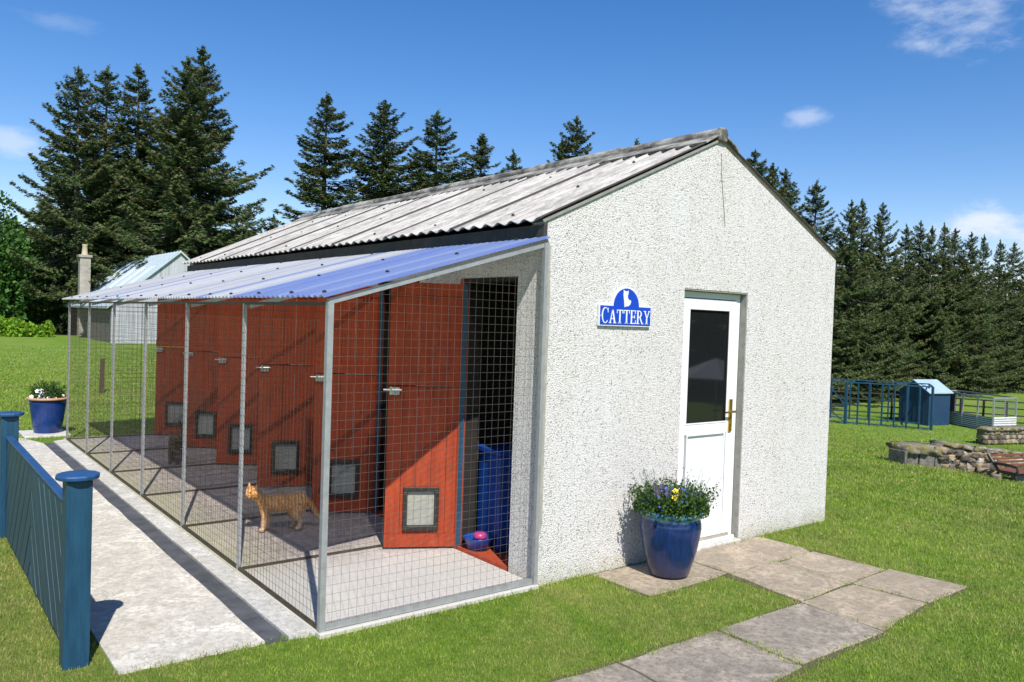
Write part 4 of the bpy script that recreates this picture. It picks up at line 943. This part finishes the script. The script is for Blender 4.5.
make_cat((-.80, 5.52, .027), math.radians(64), M['tabby'], 'dark tabby cat standing in the shaded far half of the run', 1)
# ------------------------------------------------------------------ trees
def spruce_mesh(seed, H=18., Rm=4.2, bare=.10, dens=1.0, half=False):
    rs = np.random.RandomState(seed); P = []; D = []; S = []; A = []; tv = MB()
    lean = rs.uniform(-.25, .25, 2)
    def ax(t): return np.array([lean[0]*math.sin(t*2.2), lean[1]*math.sin(t*1.9+.4), H*t])
    n = 9; tv.tube([ax(k/n) for k in range(n+1)], [max(.02, .26*(1-k/n)**.8*(1.3 if k == 0 else 1)) for k in range(n+1)], 8)
    lvl = bare; asym = rs.uniform(0, 2*PI)
    while lvl < .985:
        rad = Rm*(1-lvl)**.78*(1 if lvl > .3 else .80+.20*(lvl-bare)/(.3-bare+1e-6))
        nb = rs.randint(5, 8) if lvl < .8 else rs.randint(4, 6)
        for b in range(nb):
            a = rs.uniform(0, 2*PI); t0 = min(.985, lvl+rs.uniform(-.012, .012)); ln = rad*rs.uniform(.55, 1.18)*(1+.16*math.cos(a-asym))
            if rs.rand() < .06: ln *= 1.25
            elev = .75*(t0-.62)+rs.uniform(-.12, .12)      # lower branches sag, upper ones rise
            o = ax(t0); dh = np.array([math.cos(a), math.sin(a), 0]); sd_ = np.array([-dh[1], dh[0], 0])
            m = int((6+ln*11)*dens); f = rs.uniform(.02, 1, m)**.66; f = np.sort(f)
            curve = ln*elev*f+.16*ln*(f**2.2)*(1.0 if t0 > .2 else .6)-.10*ln*np.sin(f*PI)
            wid = (.10+.24*ln*np.sin(np.clip(f, 0, 1)*PI*.86+.25)*.9)*.62
            lat = rs.uniform(-1, 1, m)*wid
            c = o+dh*(f*ln)[:, None]+sd_*lat[:, None]; c[:, 2] += curve-np.abs(lat)*.30+rs.normal(0, .05, m)
            d = dh*.75+sd_*(np.sign(lat)*rs.uniform(.2, 1.0, m))[:, None]; d[:, 2] += rs.uniform(-.75, .25, m)
            P.append(c); D.append(d); S.append(rs.uniform(.17, .38, m)*(.45+.55*min(1, ln/2.6))); cone = rs.rand() < .35
            A.append(np.clip(rs.normal(.35+.30*f, .17, m)+(.12 if t0 > .6 and cone else 0), 0, 1))
            if ln > .7: tv.bar(tuple(o), tuple(o+dh*ln*.8+np.array([0, 0, ln*elev*.8-.05*ln])), .035, .035)
        lvl += rs.uniform(.013, .022)*(1 if lvl < .85 else .7)*(18./H)**.5
    # leader
    for k in range(14):
        t = .955+.045*k/14; c = ax(t)[None]; 
        for q in range(3): P.append(c+rs.normal(0, .05, (1, 3))); D.append(rs.normal(0, .6, (1, 3))+[[0, 0, .9]]); S.append(np.array([.22])); A.append(np.array([.5]))
    P = np.concatenate(P); D = np.concatenate(D); S = np.concatenate(S); A = np.concatenate(A); n = len(P)
    D /= np.linalg.norm(D, axis=1, keepdims=True); up = rs.normal(0, .35, (n, 3))+[0, 0, 1.]; s = np.cross(D, up); s /= np.linalg.norm(s, axis=1, keepdims=True)+1e-9
    ln = S[:, None]; w = ln*.20
    # two feathery blades per spray
    nrm = np.cross(s, D)
    V = np.stack([P-D*ln*.5, P+s*w*1.0-D*ln*.05-nrm*w*.4, P+D*ln*.62, P-s*w*1.0-D*ln*.05-nrm*w*.4,
                  P-D*ln*.2, P+s*ln*.45+D*ln*.25-nrm*.05, P+D*ln*.10, P-s*ln*.45+D*ln*.25-nrm*.05], 1).reshape(-1, 3)
    k = np.arange(n)[:, None]*8; Fc = np.concatenate([k+[[0, 1, 2]], k+[[0, 2, 3]], k+[[4, 5, 6]], k+[[4, 6, 7]]]); at = np.repeat(A, 8)
    return V, Fc, at, tv
SPR = []
for i, (Rm, bare, dn) in enumerate(((6.6, .10, 1.0), (5.4, .04, 1.0), (6.2, .14, 1.0), (4.9, .05, 1.0))):
    V, Fc, at, tv = spruce_mesh(20+i, 18., Rm, bare, dn*3.4)
    me = np_mesh('spruce_crown', V, Fc, None, 'mesh', at); me.materials.append(M['needle'])
    tm = bpy.data.meshes.new('spruce_trunk'); tm.from_pydata([tuple(v) for v in tv.v], [], tv.f); tm.materials.append(M['bark']); SPR.append((me, tm, V, Fc, at))
def place_tree(px, py, dist, kind, wide, label, group, rz=None):
    top = at_dist(px, py, dist); gz = float(terrain(top.x, top.y)); h = top.z-gz
    t = empty('spruce_tree', (top.x, top.y, gz-.1), label, 'tree', group)
    s = (h+.1)/18.; t.scale = (s*wide, s*wide, s); t.rotation_euler = (0, 0, rnd.uniform(0, 2*PI) if rz is None else rz)
    for nm, me in (('crown', SPR[kind][0]), ('trunk', SPR[kind][1])):
        o = bpy.data.objects.new(nm, me); COL.objects.link(o); o.parent = t
    return t
G1, G2, G3 = 'tall spruces left of the cattery roof', 'spruces showing above the corrugated roof', 'spruces in the plantation edge right of the building'
for a in ((76, 66, 60, 0, .92, 'leftmost tall spruce, its bare grey trunk standing beside the lime-green bushes'),
          (112, 66, 66, 1, 1.15, 'slim spruce directly right of the leftmost tall spruce, behind the chimney'),
          (136, 64, 63, 3, 1.15, 'narrow thin-topped spruce in the middle of the left group'),
          (187, 56, 57, 0, 1.08, 'broadest dark spruce of the left group with a dense double-looking top'),
          (205, 46, 62, 2, 1.02, 'tallest spruce of the left group, its long boughs spreading over the shed roof')): place_tree(*a, G1)
for a in ((331, 94, 58, 3, 1.40, 'spruce left of all those above the far end of the corrugated roof'),
          (383, 99, 60, 2, 1.3, 'dark full spruce second from the far end of the ridge'),
          (441, 111, 62, 1, 1.35, 'pointed spruce above the middle of the ridge'),
          (483, 133, 64, 3, 1.4, 'shorter spruce right of the pointed one above the ridge'),
          (511, 149, 80, 1, 1.0, 'small distant spruce tip just above the middle of the ridge'),
          (560, 138, 62, 1, 1.1, 'lower spruce leaning against the stout one above the ridge'),
          (577, 117, 62, 0, 1.05, 'stout bushy spruce standing alone above the near half of the ridge'),
          (636, 139, 90, 3, .9, 'tiny spruce tip peeping over the near end of the ridge')): place_tree(*a, G2)
RT = [(740, 160, 38, 1), (758, 150, 40, 0), (772, 163, 41, 3), (787, 168, 42, 2), (820, 180, 43, 1), (851, 200, 45, 0), (861, 199, 47, 3), (882, 202, 48, 2), (905, 224, 51, 1), (921, 221, 53, 0), (932, 226, 52, 3), (944, 223, 55, 1), (955, 228, 56, 2), (971, 232, 58, 0), (985, 235, 60, 3), (1000, 240, 62, 1), (1016, 242, 64, 0), (1035, 246, 66, 2)]
RL = ['spruce half hidden by the gable, first past the ridge end', 'tall spruce rising just right of the gable peak', 'thin spruce beside the tall one right of the gable peak', 'ragged spruce above the sloping gable edge', 'isolated pointed spruce just right of the eaves corner',
      'dark spruce beside the isolated pointed one', 'slender twin-like spruce close behind a dark one', 'spruce with long drooping side boughs standing above the blue run', 'lower spruce just right of the one with drooping boughs', 'wide spruce directly over the blue run corner',
      'narrow spruce left of the blue shed', 'spruce rising straight above the blue shed', 'spruce just right of the blue shed roof', 'spruce behind the grey kennel run posts', 'feathery spruce over the grey kennel run', 'spruce above the white end panel of the kennel run', 'spruce near the right edge of the picture', 'spruce cut by the right edge of the picture']
for (px, py, d, k), lb in zip(RT, RL): place_tree(px, py, d, k, (1.05 if d < 45 else .82)*(.9+.2*((k*37+int(px)) % 5)/4), lb, G3)
# second rank of the wood: reads as one mass
def wood():
    rs = np.random.RandomState(77); VV = []; FF = []; AA = []; off = 0
    spots = []
    for i in range(15):
        px = 800+i*22+rs.uniform(-8, 8); d = 50+(px-800)*.09+rs.uniform(0, 5); spots.append((px, 215+(px-800)*.28+rs.uniform(8, 34), d))
    for i in range(9): px = 50+i*27+rs.uniform(-9, 9); spots.append((px, (165 if px < 240 else 195)+rs.uniform(0, 30), 74+rs.uniform(0, 5)))
    for px, py, d in spots:
        top = at_dist(px, py, d); gz = float(terrain(top.x, top.y)); s = (top.z-gz)/18.
        me, tm, V, Fc, at = SPR[rs.randint(4)]; a = rs.uniform(0, 2*PI)
        q = rs.rand(len(V)//8) < .35; idx = np.nonzero(q)[0]; v8 = V.reshape(-1, 8, 3)[idx]; m = v8.mean(1, keepdims=True); v8 = m+(v8-m)*1.6
        v = v8.reshape(-1, 3)*s*np.array([1.2, 1.2, 1]); c_, s_ = math.cos(a), math.sin(a)
        v = np.stack([v[:, 0]*c_-v[:, 1]*s_+top.x, v[:, 0]*s_+v[:, 1]*c_+top.y, v[:, 2]+gz], -1)
        k = np.arange(len(idx))[:, None]*8+off; FF.append(np.concatenate([k+[[0, 1, 2]], k+[[0, 2, 3]], k+[[4, 5, 6]], k+[[4, 6, 7]]])); VV.append(v); AA.append(np.repeat(at.reshape(-1, 8)[idx, 0], 8)); off += len(v)
    o = np_mesh('woodland', np.concatenate(VV), np.concatenate(FF), M['needle'], None, np.concatenate(AA)); tag(o, 'dense mass of further spruces behind the front trees', 'woodland', kind='stuff')
wood()
def bush(name, base, w, h, mat, label, cat_, seed, leaf=.2, n=2600, trunk=True, group=None):
    rs = np.random.RandomState(seed); t = empty(name, base, label, cat_, group)
    C = rs.normal(0, 1, (16, 3)); C /= np.linalg.norm(C, axis=1, keepdims=True); C *= rs.uniform(.25, .75, (16, 1)); C[:, 2] = np.abs(C[:, 2])*.9
    lob = rs.randint(0, 16, n); d = rs.normal(0, 1, (n, 3)); d /= np.linalg.norm(d, axis=1, keepdims=True)
    p = C[lob]+d*rs.uniform(.5, 1, (n, 1))**.5*rs.uniform(.25, .42, 16)[lob][:, None]
    p = p*np.array([w/2, w/2, h*.8]); p[:, 2] += h*(.16 if trunk else .05); p[:, 2] = np.abs(p[:, 2]); p += np.array(base)
    V, Fc, a = leaves(n, lambda n_: (p, d+rs.normal(0, .6, (n, 3))), leaf, rs); np_mesh('crown' if trunk else 'foliage', V, Fc, mat, t, a)
    b = MB(); B = Vector(base)
    if trunk:
        b.tube([B, B+Vector((.1, 0, h*.4)), B+Vector((-.1, .1, h*.7))], [.14, .10, .04], 7)
    for k in range(10):
        c = Vector(C[k]*np.array([w/2, w/2, h*.7])); b.tube([B+Vector((0, 0, h*.1 if trunk else 0)), B+c*.6+Vector((0, 0, h*.1)), B+c+Vector((0, 0, h*.12))], [.05, .03, .01] if trunk else [.02, .015, .006], 5)
    b.build('trunk' if trunk else 'stems', M['bark'], t); return t
bush('broadleaf_tree', ground_at(at_dist(4, 323, 58)), 7.5, 10.0, M['leaf'], 'bright green leafy tree at the far left edge of the picture', 'tree', 31, .30, 9000, group='leafy trees at the left edge')
bush('broadleaf_tree', ground_at(at_dist(36, 323, 60)), 6.0, 8.2, M['leaf'], 'smaller leafy green tree between the left-edge tree and the bare spruce trunk', 'tree', 32, .28, 7500, group='leafy trees at the left edge')
bush('broadleaf_tree', ground_at(at_dist(-45, 323, 58)), 8.0, 9.5, M['leaf'], 'leafy tree just beyond the left edge of the picture', 'tree', 33, .30, 6000, group='leafy trees at the left edge')
GB = 'lime-green bushes at the lawn edge'
for (px, w, h, s_, lb) in ((4, 2.2, 1.35, 41, 'lime-green bush cut by the left edge of the picture'), (21, 1.8, 1.25, 42, 'lime-green bush in the middle of the row beneath the leafy trees'), (44, 1.5, 1.15, 43, 'rounded lime-green bush nearest the bare spruce trunk')):
    bush('lime_bush', ground_at(at_dist(px, 329, 54)), w*1.15, h*1.25, M['lime'], lb, 'bush', s_, .20, 1500, False, GB)
# ------------------------------------------------------------------ outbuilding and chimney at the left
OX, OY, OW, OLn, OE, ORd = 5.82, 41.6, 6.7, 6.2, 2.0, 4.95
ob = empty('outbuilding', (OX, OY, 0), 'low grey outbuilding with a pale blue metal roof beyond the far end of the run', 'outbuilding')
MB().prism([(OX, OY, -.4), (OX+OW, OY, -.4), (OX+OW, OY, OE), (OX+OW/2, OY, ORd-.05), (OX, OY, OE)], (0, .2, 0)).build('gable_wall', M['clad'], ob)
MB().box(OX, OX+.2, OY+.2, OY+OLn, -.3, OE).build('side_wall', M['block'], ob)
MB().prism([(OX, OY+OLn, -.3), (OX+OW, OY+OLn, -.3), (OX+OW, OY+OLn, OE), (OX+OW/2, OY+OLn, ORd-.05), (OX, OY+OLn, OE)], (0, .2, 0)).build('gable_wall', M['block'], ob)
sl = (ORd-OE)/(OW/2)
b = MB(); b.prism([(OX-.25, OY-.15, OE-.25*sl), (OX+OW/2, OY-.15, ORd), (OX+OW+.25, OY-.15, OE-.25*sl), (OX+OW+.25, OY-.15, OE-.25*sl+.1), (OX+OW/2, OY-.15, ORd+.1), (OX-.25, OY-.15, OE-.25*sl+.1)], (0, OLn+8.3, 0)); rf = b.build('roof', M['tin'], ob)
b = MB()
for yy in (1.2, 3.4, 5.6):
    b.prism([(OX+1.0, OY+yy, OE+.1+1.0*sl), (OX+2.4, OY+yy, OE+.1+2.4*sl), (OX+2.4, OY+yy, OE+.13+2.4*sl), (OX+1.0, OY+yy, OE+.13+1.0*sl)], (0, .9, 0))
b.build('roof_light', M['tinwhite'], rf)
b = MB()
for k in range(24): b.bar((OX-.25, OY-.1+k*.6, OE-.25*sl+.115), (OX+OW/2, OY-.1+k*.6, ORd+.115), .03, .03)
b.build('roof_seams', M['tin'], rf)
cb = hit(83, 337); ch = empty('chimney_stack', cb, 'freestanding square chimney stack with a buff pot beside the outbuilding', 'chimney')
b = MB()
k = 0; z = -.2
while z < 4.7:
    s = .29-.004*(k % 2); b.box(cb.x-s, cb.x+s, cb.y-s, cb.y+s, z, z+.225); z += .228; k += 1
b.build('stack', M['chimblock'], ch)
MB().box(cb.x-.37, cb.x+.37, cb.y-.37, cb.y+.37, z+.002, z+.16).build('coping', M['chimblock'], ch, bevel=.02)
MB().lathe([(.19, 0), (.16, .2), (.14, .55), (.16, .58), (.15, .63), (.11, .63)], (cb.x, cb.y, z+.16), 16).build('chimney_pot', M['buff'], ch, smooth=True)
pb = hit(101, 393); b = MB(); b.bar(pb+Vector((0, 0, -.1)), pb+Vector((.02, 0, .72)), .075, .06); o = b.build('wooden_post', M['oldpost'], bevel=.006); tag(o, 'short brown wooden post standing alone on the lawn behind the mesh', 'post')
# ------------------------------------------------------------------ right: blue run, shed, kennel run, rails
def V2(a): return Vector((a.x, a.y, 0))
A_, B_ = hit(845, 424), hit(931, 430.5); hgt = 45/F*(V2(A_)-Vector((CAM[0], CAM[1], 0))).length*1.0
br = empty('dog_run', A_, 'blue timber-framed dog run with wire sides beyond the right lawn', 'dog run')
dirn = (V2(B_)-V2(A_)).normalized(); bk = Vector((-dirn.y, dirn.x, 0)); bk = bk if bk.dot(V2(A_)-Vector((CAM[0], CAM[1], 0))) > 0 else -bk
LEN = (V2(B_)-V2(A_)).length; 
A0 = V2(A_); zt = A_.z+hgt*.86
def gp(s, d): return ground_at(A0+dirn*s+bk*d)
posts = [(0, .09)]+[(LEN*k/7, .05) for k in range(1, 7)]+[(LEN, .075)]
for s, w in posts:
    g_ = gp(s, 0); MB().bar(g_-Vector((0, 0, .1)), Vector((g_.x, g_.y, zt)), w, w).build('post', M['bluewood'], br)
g_ = gp(-.75, .1); MB().bar(g_-Vector((0, 0, .1)), Vector((g_.x, g_.y, zt)), .07, .07).build('post', M['bluewood'], br)
for s in np.linspace(-.6, LEN, 6):
    g_ = gp(s, 1.9); MB().bar(g_-Vector((0, 0, .1)), Vector((g_.x, g_.y, zt)), .045, .045).build('post', M['bluewood'], br)
def rail(s0, d0, s1, d1, dz, w=.045):
    a, c = gp(s0, d0), gp(s1, d1)
    if dz is None: a.z = c.z = zt
    else: a.z += dz; c.z += dz
    MB().bar(a, c, w, w).build('rail', M['bluewood'], br)
rail(-.75, .1, 0, 0, None); rail(0, 0, LEN, 0, None); rail(-.6, 1.9, LEN, 1.9, None); rail(-.75, .1, -.6, 1.9, None); rail(LEN, 0, LEN, 1.9, None)
rail(0, 0, LEN, 0, .06); rail(-.75, .1, 0, 0, .06); rail(-.6, 1.9, LEN, 1.9, .06)
g0, g1 = gp(-.72, .1), gp(-.04, .01); MB().bar(Vector((g0.x, g0.y, zt-.05)), Vector((g1.x, g1.y, g1.z+.75)), .05, .04).build('gate_brace', M['bluewood'], br)
MB().bar(Vector((g0.x, g0.y, g0.z+.62)), Vector((g1.x, g1.y, g1.z+.08)), .05, .04).build('gate_brace', M['bluewood'], br)
MB().bar(Vector((g0.x, g0.y, g0.z+.66)), Vector((g1.x, g1.y, g1.z+.70)), .06, .04).build('gate_rail', M['bluewood'], br)
# shed
sb = ground_at(V2(hit(914, 426))+bk*.9); sh = empty('garden_shed', sb, 'small dark blue shed with a pale sloping roof behind the blue run', 'shed')
vdir = (V2(sb)-Vector((CAM[0], CAM[1], 0))); dd = vdir.length; vdir.normalize(); rv = Vector((vdir.y, -vdir.x, 0))
ppm = F/dd; ang = math.radians(38); fr_ = (rv*math.cos(ang)+vdir*math.sin(ang)*-1); dp = (vdir*math.cos(ang)+rv*math.sin(ang))
wS = 24/ppm/math.cos(ang); he = 30.5/ppm; hr = 40/ppm; dS = 17/ppm/math.sin(ang)
o_ = V2(sb)-fr_*wS/2+Vector((0, 0, sb.z-.05))
def S3(a, d, z): return o_+fr_*a+dp*d+Vector((0, 0, z))
b = MB(); b.prism([S3(0, 0, 0), S3(wS, 0, 0), S3(wS, 0, he), S3(wS/2, 0, hr-.03), S3(0, 0, he)], dp*dS); b.build('walls', M['shedblue'], sh)
b = MB(); ov = .08; k_ = (hr-he)/(wS/2)
for a0, a1 in ((-ov, wS/2), (wS+ov, wS/2)):
    b.prism([S3(a0, -ov, he-ov*k_+.0), S3(a1, -ov, hr), S3(a1, -ov, hr+.035), S3(a0, -ov, he-ov*k_+.035)], dp*(dS+2*ov))
b.build('roof', M['shedroof'], sh)
b = MB(); 
for k in range(1, 6): b.bar(S3(wS*k/6, -.006, 0), S3(wS*k/6, -.006, he), .012, .01)
b.build('door', M['shedblue'], sh)
# kennel run
kA, kB, kC = hit(934, 421), hit(992.5, 432), hit(1015, 431.5); kr = empty('kennel_run', kB, 'grey mesh kennel run with slatted low sides beside the blue shed', 'kennel run')
kh = 29/F*(V2(kB)-Vector((CAM[0], CAM[1], 0))).length
zt2 = kB.z+kh
def up(p, z): return Vector((p.x, p.y, z))
for i in range(5):
    q = ground_at(V2(kA).lerp(V2(kB), i/4)); MB().bar(q, up(q, zt2), .05, .05).build('post', M['galv'], kr)
MB().bar(kC, up(kC, zt2), .05, .05).build('post', M['galv'], kr)
qm = ground_at(V2(kB).lerp(V2(kC), .5)); MB().bar(up(qm, qm.z+kh*.42), up(qm, zt2), .03, .03).build('post', M['galv'], kr)
MB().bar(up(kA, zt2), up(kB, zt2), .06, .06).build('top_rail', M['galv'], kr); MB().bar(up(kB, zt2), up(kC, zt2), .05, .05).build('top_rail', M['galv'], kr)
kd = (V2(kC)-V2(kB)); kD = V2(kA)+kd
for p in (kD,): q = ground_at(p); MB().bar(q, up(q, zt2), .05, .05).build('post', M['galv'], kr); MB().bar(up(q, zt2), up(kC, zt2), .05, .05).build('top_rail', M['galv'], kr); MB().bar(up(q, zt2), up(kA, zt2), .05, .05).build('top_rail', M['galv'], kr)
b = MB(); nS = 7
for i in range(nS):
    f0 = .06+i*.9/nS*.5
    z0 = kh*(.04+.40*i/nS); b.bar(up(V2(kA), ground_at(kA).z+z0), up(V2(kB), kB.z+z0), .03, kh*.40/nS*.55)
b.build('slatted_side', M['whitesheet'], kr)
b = MB(); a0 = V2(kA)-(V2(kB)-V2(kA)).normalized()*-.03
b.prism([up(a0, ground_at(kA).z), up(V2(kB), kB.z), up(V2(kB), kB.z+kh*.42), up(a0, ground_at(kA).z+kh*.42)], (V2(kC)-V2(kB)).normalized()*.02); b.build('low_backing', M['greysheet'], kr)
b = MB(); m1 = V2(kA).lerp(V2(kB), .36); b.prism([up(V2(kA), kA.z+kh*.42), up(m1, kB.z+kh*.42), up(m1, zt2), up(V2(kA), zt2)], (V2(kC)-V2(kB)).normalized()*.03); b.build('dark_screen', M['greysheet'], kr)
b = MB(); n_ = (V2(kB)-V2(kC)).normalized(); fwd_ = Vector((n_.y, -n_.x, 0)); fwd_ = fwd_ if fwd_.dot(V2(kB)-Vector((CAM[0], CAM[1], 0))) < 0 else -fwd_
for i in range(6):
    z0 = kB.z+kh*(.03+.40*(i+.5)/6); b.tube([up(V2(kB), z0), up(V2(kC), z0)], kh*.40/12*1.05, 8)
b.build('white_end_panel', M['whitesheet'], kr)
b = MB()
for i in range(1, 14): q = V2(kB).lerp(V2(kC), i/14); b.wire(up(q, kB.z+kh*.42), up(q, zt2), .004)
for i in range(1, 9): z0 = kB.z+kh*(.42+.58*i/9); b.wire(up(V2(kB), z0), up(V2(kC), z0), .004); 
b.build('wire_mesh', M['galv'], kr)
# field rails
rfn = empty('rail_fence', ground_at(at_dist(900, 400, 38)), 'dark post-and-rail field fence behind the runs', 'fence')
P_ = [ground_at(at_dist(px, 400, 37+.004*(px-830))) for px in range(800, 1101, 23)]
for i, q in enumerate(P_): MB().bar(q, q+Vector((0, 0, 1.05)), .07, .07).build('fence_post', M['rail'], rfn)
for k in range(4):
    b = MB()
    for i in range(len(P_)-1): dz = Vector((0, 0, .22+k*.27)); b.bar(P_[i]+dz, P_[i+1]+dz, .03, .055)
    b.build('fence_rail', M['rail'], rfn)
# ------------------------------------------------------------------ stone wall, rocks, bench
def stone_mesh(rs, c, s, ax):
    """irregular stone: subdivided box vertices pushed about. returns verts, tris"""
    g = [-1, -.34, .34, 1]; V = []; 
    import itertools
    idx = {}; 
    for i, j, k in itertools.product(range(4), repeat=3):
        if 0 < i < 3 and 0 < j < 3 and 0 < k < 3: continue
        p = np.array([g[i], g[j], g[k]]); ln = np.linalg.norm(p); p = p*(.86+.17/ln) ; idx[(i, j, k)] = len(V); V.append(p+rs.normal(0, .10, 3))
    V = np.array(V); Fc = []
    for a in range(3):
        for side in (0, 3):
            for i in range(3):
                for j in range(3):
                    def key(u, v): t_ = [0, 0, 0]; t_[a] = side; t_[(a+1) % 3] = u; t_[(a+2) % 3] = v; return idx[tuple(t_)]
                    q = [key(i, j), key(i+1, j), key(i+1, j+1), key(i, j+1)]
                    if side == 0: q = q[::-1]
                    Fc += [[q[0], q[1], q[2]], [q[0], q[2], q[3]]]
    V = V*s; R3 = np.array([[ax[0], -ax[1], 0], [ax[1], ax[0], 0], [0, 0, 1]]); return V@R3.T+c, np.array(Fc)
def stones(name, lst, mat, parent, seed):
    rs = np.random.RandomState(seed); VV = []; FF = []; AA = []; off = 0
    for c, s, ax in lst:
        v, f = stone_mesh(rs, np.array(c), np.array(s), ax); VV.append(v); FF.append(f+off); AA.append(np.full(len(v), rs.rand())); off += len(v)
    return np_mesh(name, np.concatenate(VV), np.concatenate(FF), mat, parent, np.concatenate(AA))
wA, wB = hit(905, 465), hit(1060, 484)
wl = empty('stone_wall', wA, 'low rubble stone wall with mossy coping stones at the right of the lawn', 'stone wall')
wd_ = (V2(wB)-V2(wA)); WL = wd_.length; wd_.normalize(); wn_ = Vector((-wd_.y, wd_.x, 0)); cdir = Vector((CAM[0], CAM[1], 0)); wn_ = wn_ if wn_.dot(V2(wA)-cdir) > 0 else -wn_
ppw = F/(V2(wA)-cdir).length; H1 = 20/ppw
def WP(s, d, z): g_ = ground_at(V2(wA)+wd_*s+wn_*d); return Vector((g_.x, g_.y, g_.z+z))
rs = np.random.RandomState(12); ax_ = (wd_.x, wd_.y)
pw = WL*40/172.
for (a_, c_) in ((.02, .36), (.40, .78), (.80, 1.02)):
    p_ = [WP(pw*a_, .02, -.03), WP(pw*c_, .02, -.03), WP(pw*c_, .34, -.03), WP(pw*a_, .34, -.03)]
    MB().prism(p_, (rnd.uniform(-.006, .006), 0, H1*.62+.03)).build('dressed_block', M['block'], wl, bevel=.012)
stones('coping_stone', [(WP(pw*.22, .18, H1*.72), (pw*.15, .22, H1*.20), ax_), (WP(pw*.55, .20, H1*.78), (pw*.20, .24, H1*.19), ax_), (WP(pw*.87, .22, H1*.76), (pw*.15, .24, H1*.20), ax_)], M['coping'], wl, 2)
lst = []
s = pw*1.0
while s < WL*1.25:
    for row in range(4):
        for dd_ in (.08, .34):
            w = rs.uniform(.035, .085); lst.append((WP(s+rs.uniform(-.04, .04), dd_+rs.uniform(-.03, .05), H1*(.10+.23*row)+rs.uniform(-.012, .012)), (w, .11, H1*rs.uniform(.10, .15)), ax_))
    s += .088
for k in range(46): lst.append((WP(rs.uniform(pw, WL*1.2), rs.uniform(.1, .45), H1*.98), (rs.uniform(.05, .11), rs.uniform(.05, .1), H1*rs.uniform(.07, .12)), ax_))
stones('rubble', lst, M['stone'], wl, 3)
stones('coping_stone', [(WP(s_, .22, H1*1.10), (.13, .2, H1*.10), ax_) for s_ in np.arange(pw*1.35, WL, .27)], M['coping'], wl, 5)
# second wall behind
w2 = hit(996, 447); w2e = empty('stone_wall', w2, 'short dark mossy stone wall behind the bench near the right edge', 'stone wall')
q0 = V2(w2)+wn_*.5; lst = []; 
for i in range(16):
    for row in range(3):
        g_ = ground_at(q0+wd_*(i*.14)); lst.append(((g_.x, g_.y, g_.z+.10+row*.15), (.08, .16, .075), ax_))
stones('rubble', lst, M['stone'], w2e, 6)
lst = []
for i in range(6): g_ = ground_at(q0+wd_*(i*.38+.1)); lst.append(((g_.x, g_.y, g_.z+.52), (.19, .22, .055), ax_))
stones('coping_stone', lst, M['coping'], w2e, 7)
for (px, py, s, lb) in ((983, 474, .11, 'tan loose rock left of the bench at the foot of the wall'), (996, 479, .075, 'small grey loose rock in front of the bench'), (1008, 477, .07, 'dark loose rock beneath the bench'), (1019, 481, .12, 'pale white loose rock at the right edge in front of the bench')):
    g_ = hit(px, py); o = stones('loose_rock', [(tuple(g_+Vector((0, 0, s*.35))), (s, s*.8, s*.5), (.9, .43))], M['stone'], None, int(px)); tag(o, lb, 'rock', 'loose rocks before the stone wall')
# bench
bb_ = hit(1016, 481); bn = empty('garden_bench', bb_, 'brown slatted garden bench with black metal ends in front of the stone wall', 'bench')
bl = Vector((wd_.x, wd_.y, 0)); bf = -wn_; sc_ = (V2(bb_)-cdir).length/F
seatw = 52*sc_; bh = 21*sc_
def BP(s, d, z): return bb_+bl*(s-.30*seatw)+bf*d+Vector((0, 0, z))
for i in range(5): z = bh*(.46+.12*i); MB().bar(BP(.02, -.10-.035*i, z), BP(seatw, -.10-.035*i, z), .018, bh*.085, (0, 0, 1)).build('back_slat', M['bench'], bn)
for i in range(5): MB().bar(BP(.02, -.06+.055*i, bh*.42), BP(seatw, -.06+.055*i, bh*.42), .045, .015).build('seat_slat', M['bench'], bn)
for s in (0, seatw):
    b = MB(); b.tube([BP(s, -.26, bh*1.0), BP(s, -.12, bh*.55), BP(s, -.07, bh*.40), BP(s, -.13, 0)], .022, 8).tube([BP(s, -.16, bh*.68), BP(s, .05, bh*.70), BP(s, .21, bh*.66), BP(s, .22, bh*.5), BP(s, .19, bh*.30), BP(s, .24, 0)], .020, 8).tube([BP(s, -.07, bh*.38), BP(s, .2, bh*.38)], .02, 8)
    b.build('end_frame', M['black'], bn)
# ------------------------------------------------------------------ things behind the viewer, reflected in the door glass
um = empty('garden_parasol', (0, 0, 0), 'grey garden parasol out in front of the cattery, reflected in the door glass', 'parasol')
um.location = (0, 0, 0)
ux, uy = 18.4, -12.6
MB().lathe([(.03, 2.55), (.4, 2.42), (1.0, 2.16), (1.45, 1.93), (1.45, 1.88), (1.0, 2.12), (.4, 2.38), (.02, 2.5)], (ux, uy, -1.75), 8).build('canopy', M['canvas'], um)
MB().tube([(ux, uy, -1.8), (ux, uy, .65)], .025, 8).build('pole', M['galv'], um)
MB().lathe([(.001, 0), (.3, 0), (.3, .06), (.05, .1), (.001, .1)], (ux, uy, float(terrain(ux, uy))), 20).build('base', M['black'], um)
um.location = (ux, uy, 0)
for o in um.children: o.matrix_parent_inverse = Matrix.Translation((-ux, -uy, 0))
GT = 'spruces out of view in front of the cattery'
for i in range(9):
    x = 20+i*4.2+rnd.uniform(-1, 1); y = -34+i*2.6+rnd.uniform(-2, 2); t = empty('spruce_tree', (x, y, float(terrain(x, y))-.1), 'spruce in the belt facing the white door, seen only as a reflection', 'tree', GT)
    s = rnd.uniform(.75, .95); t.scale = (s*1.2, s*1.2, s); t.rotation_euler = (0, 0, rnd.uniform(0, 6))
    for nm, me in (('crown', SPR[i % 4][0]), ('trunk', SPR[i % 4][1])):
        o = bpy.data.objects.new(nm, me); COL.objects.link(o); o.parent = t
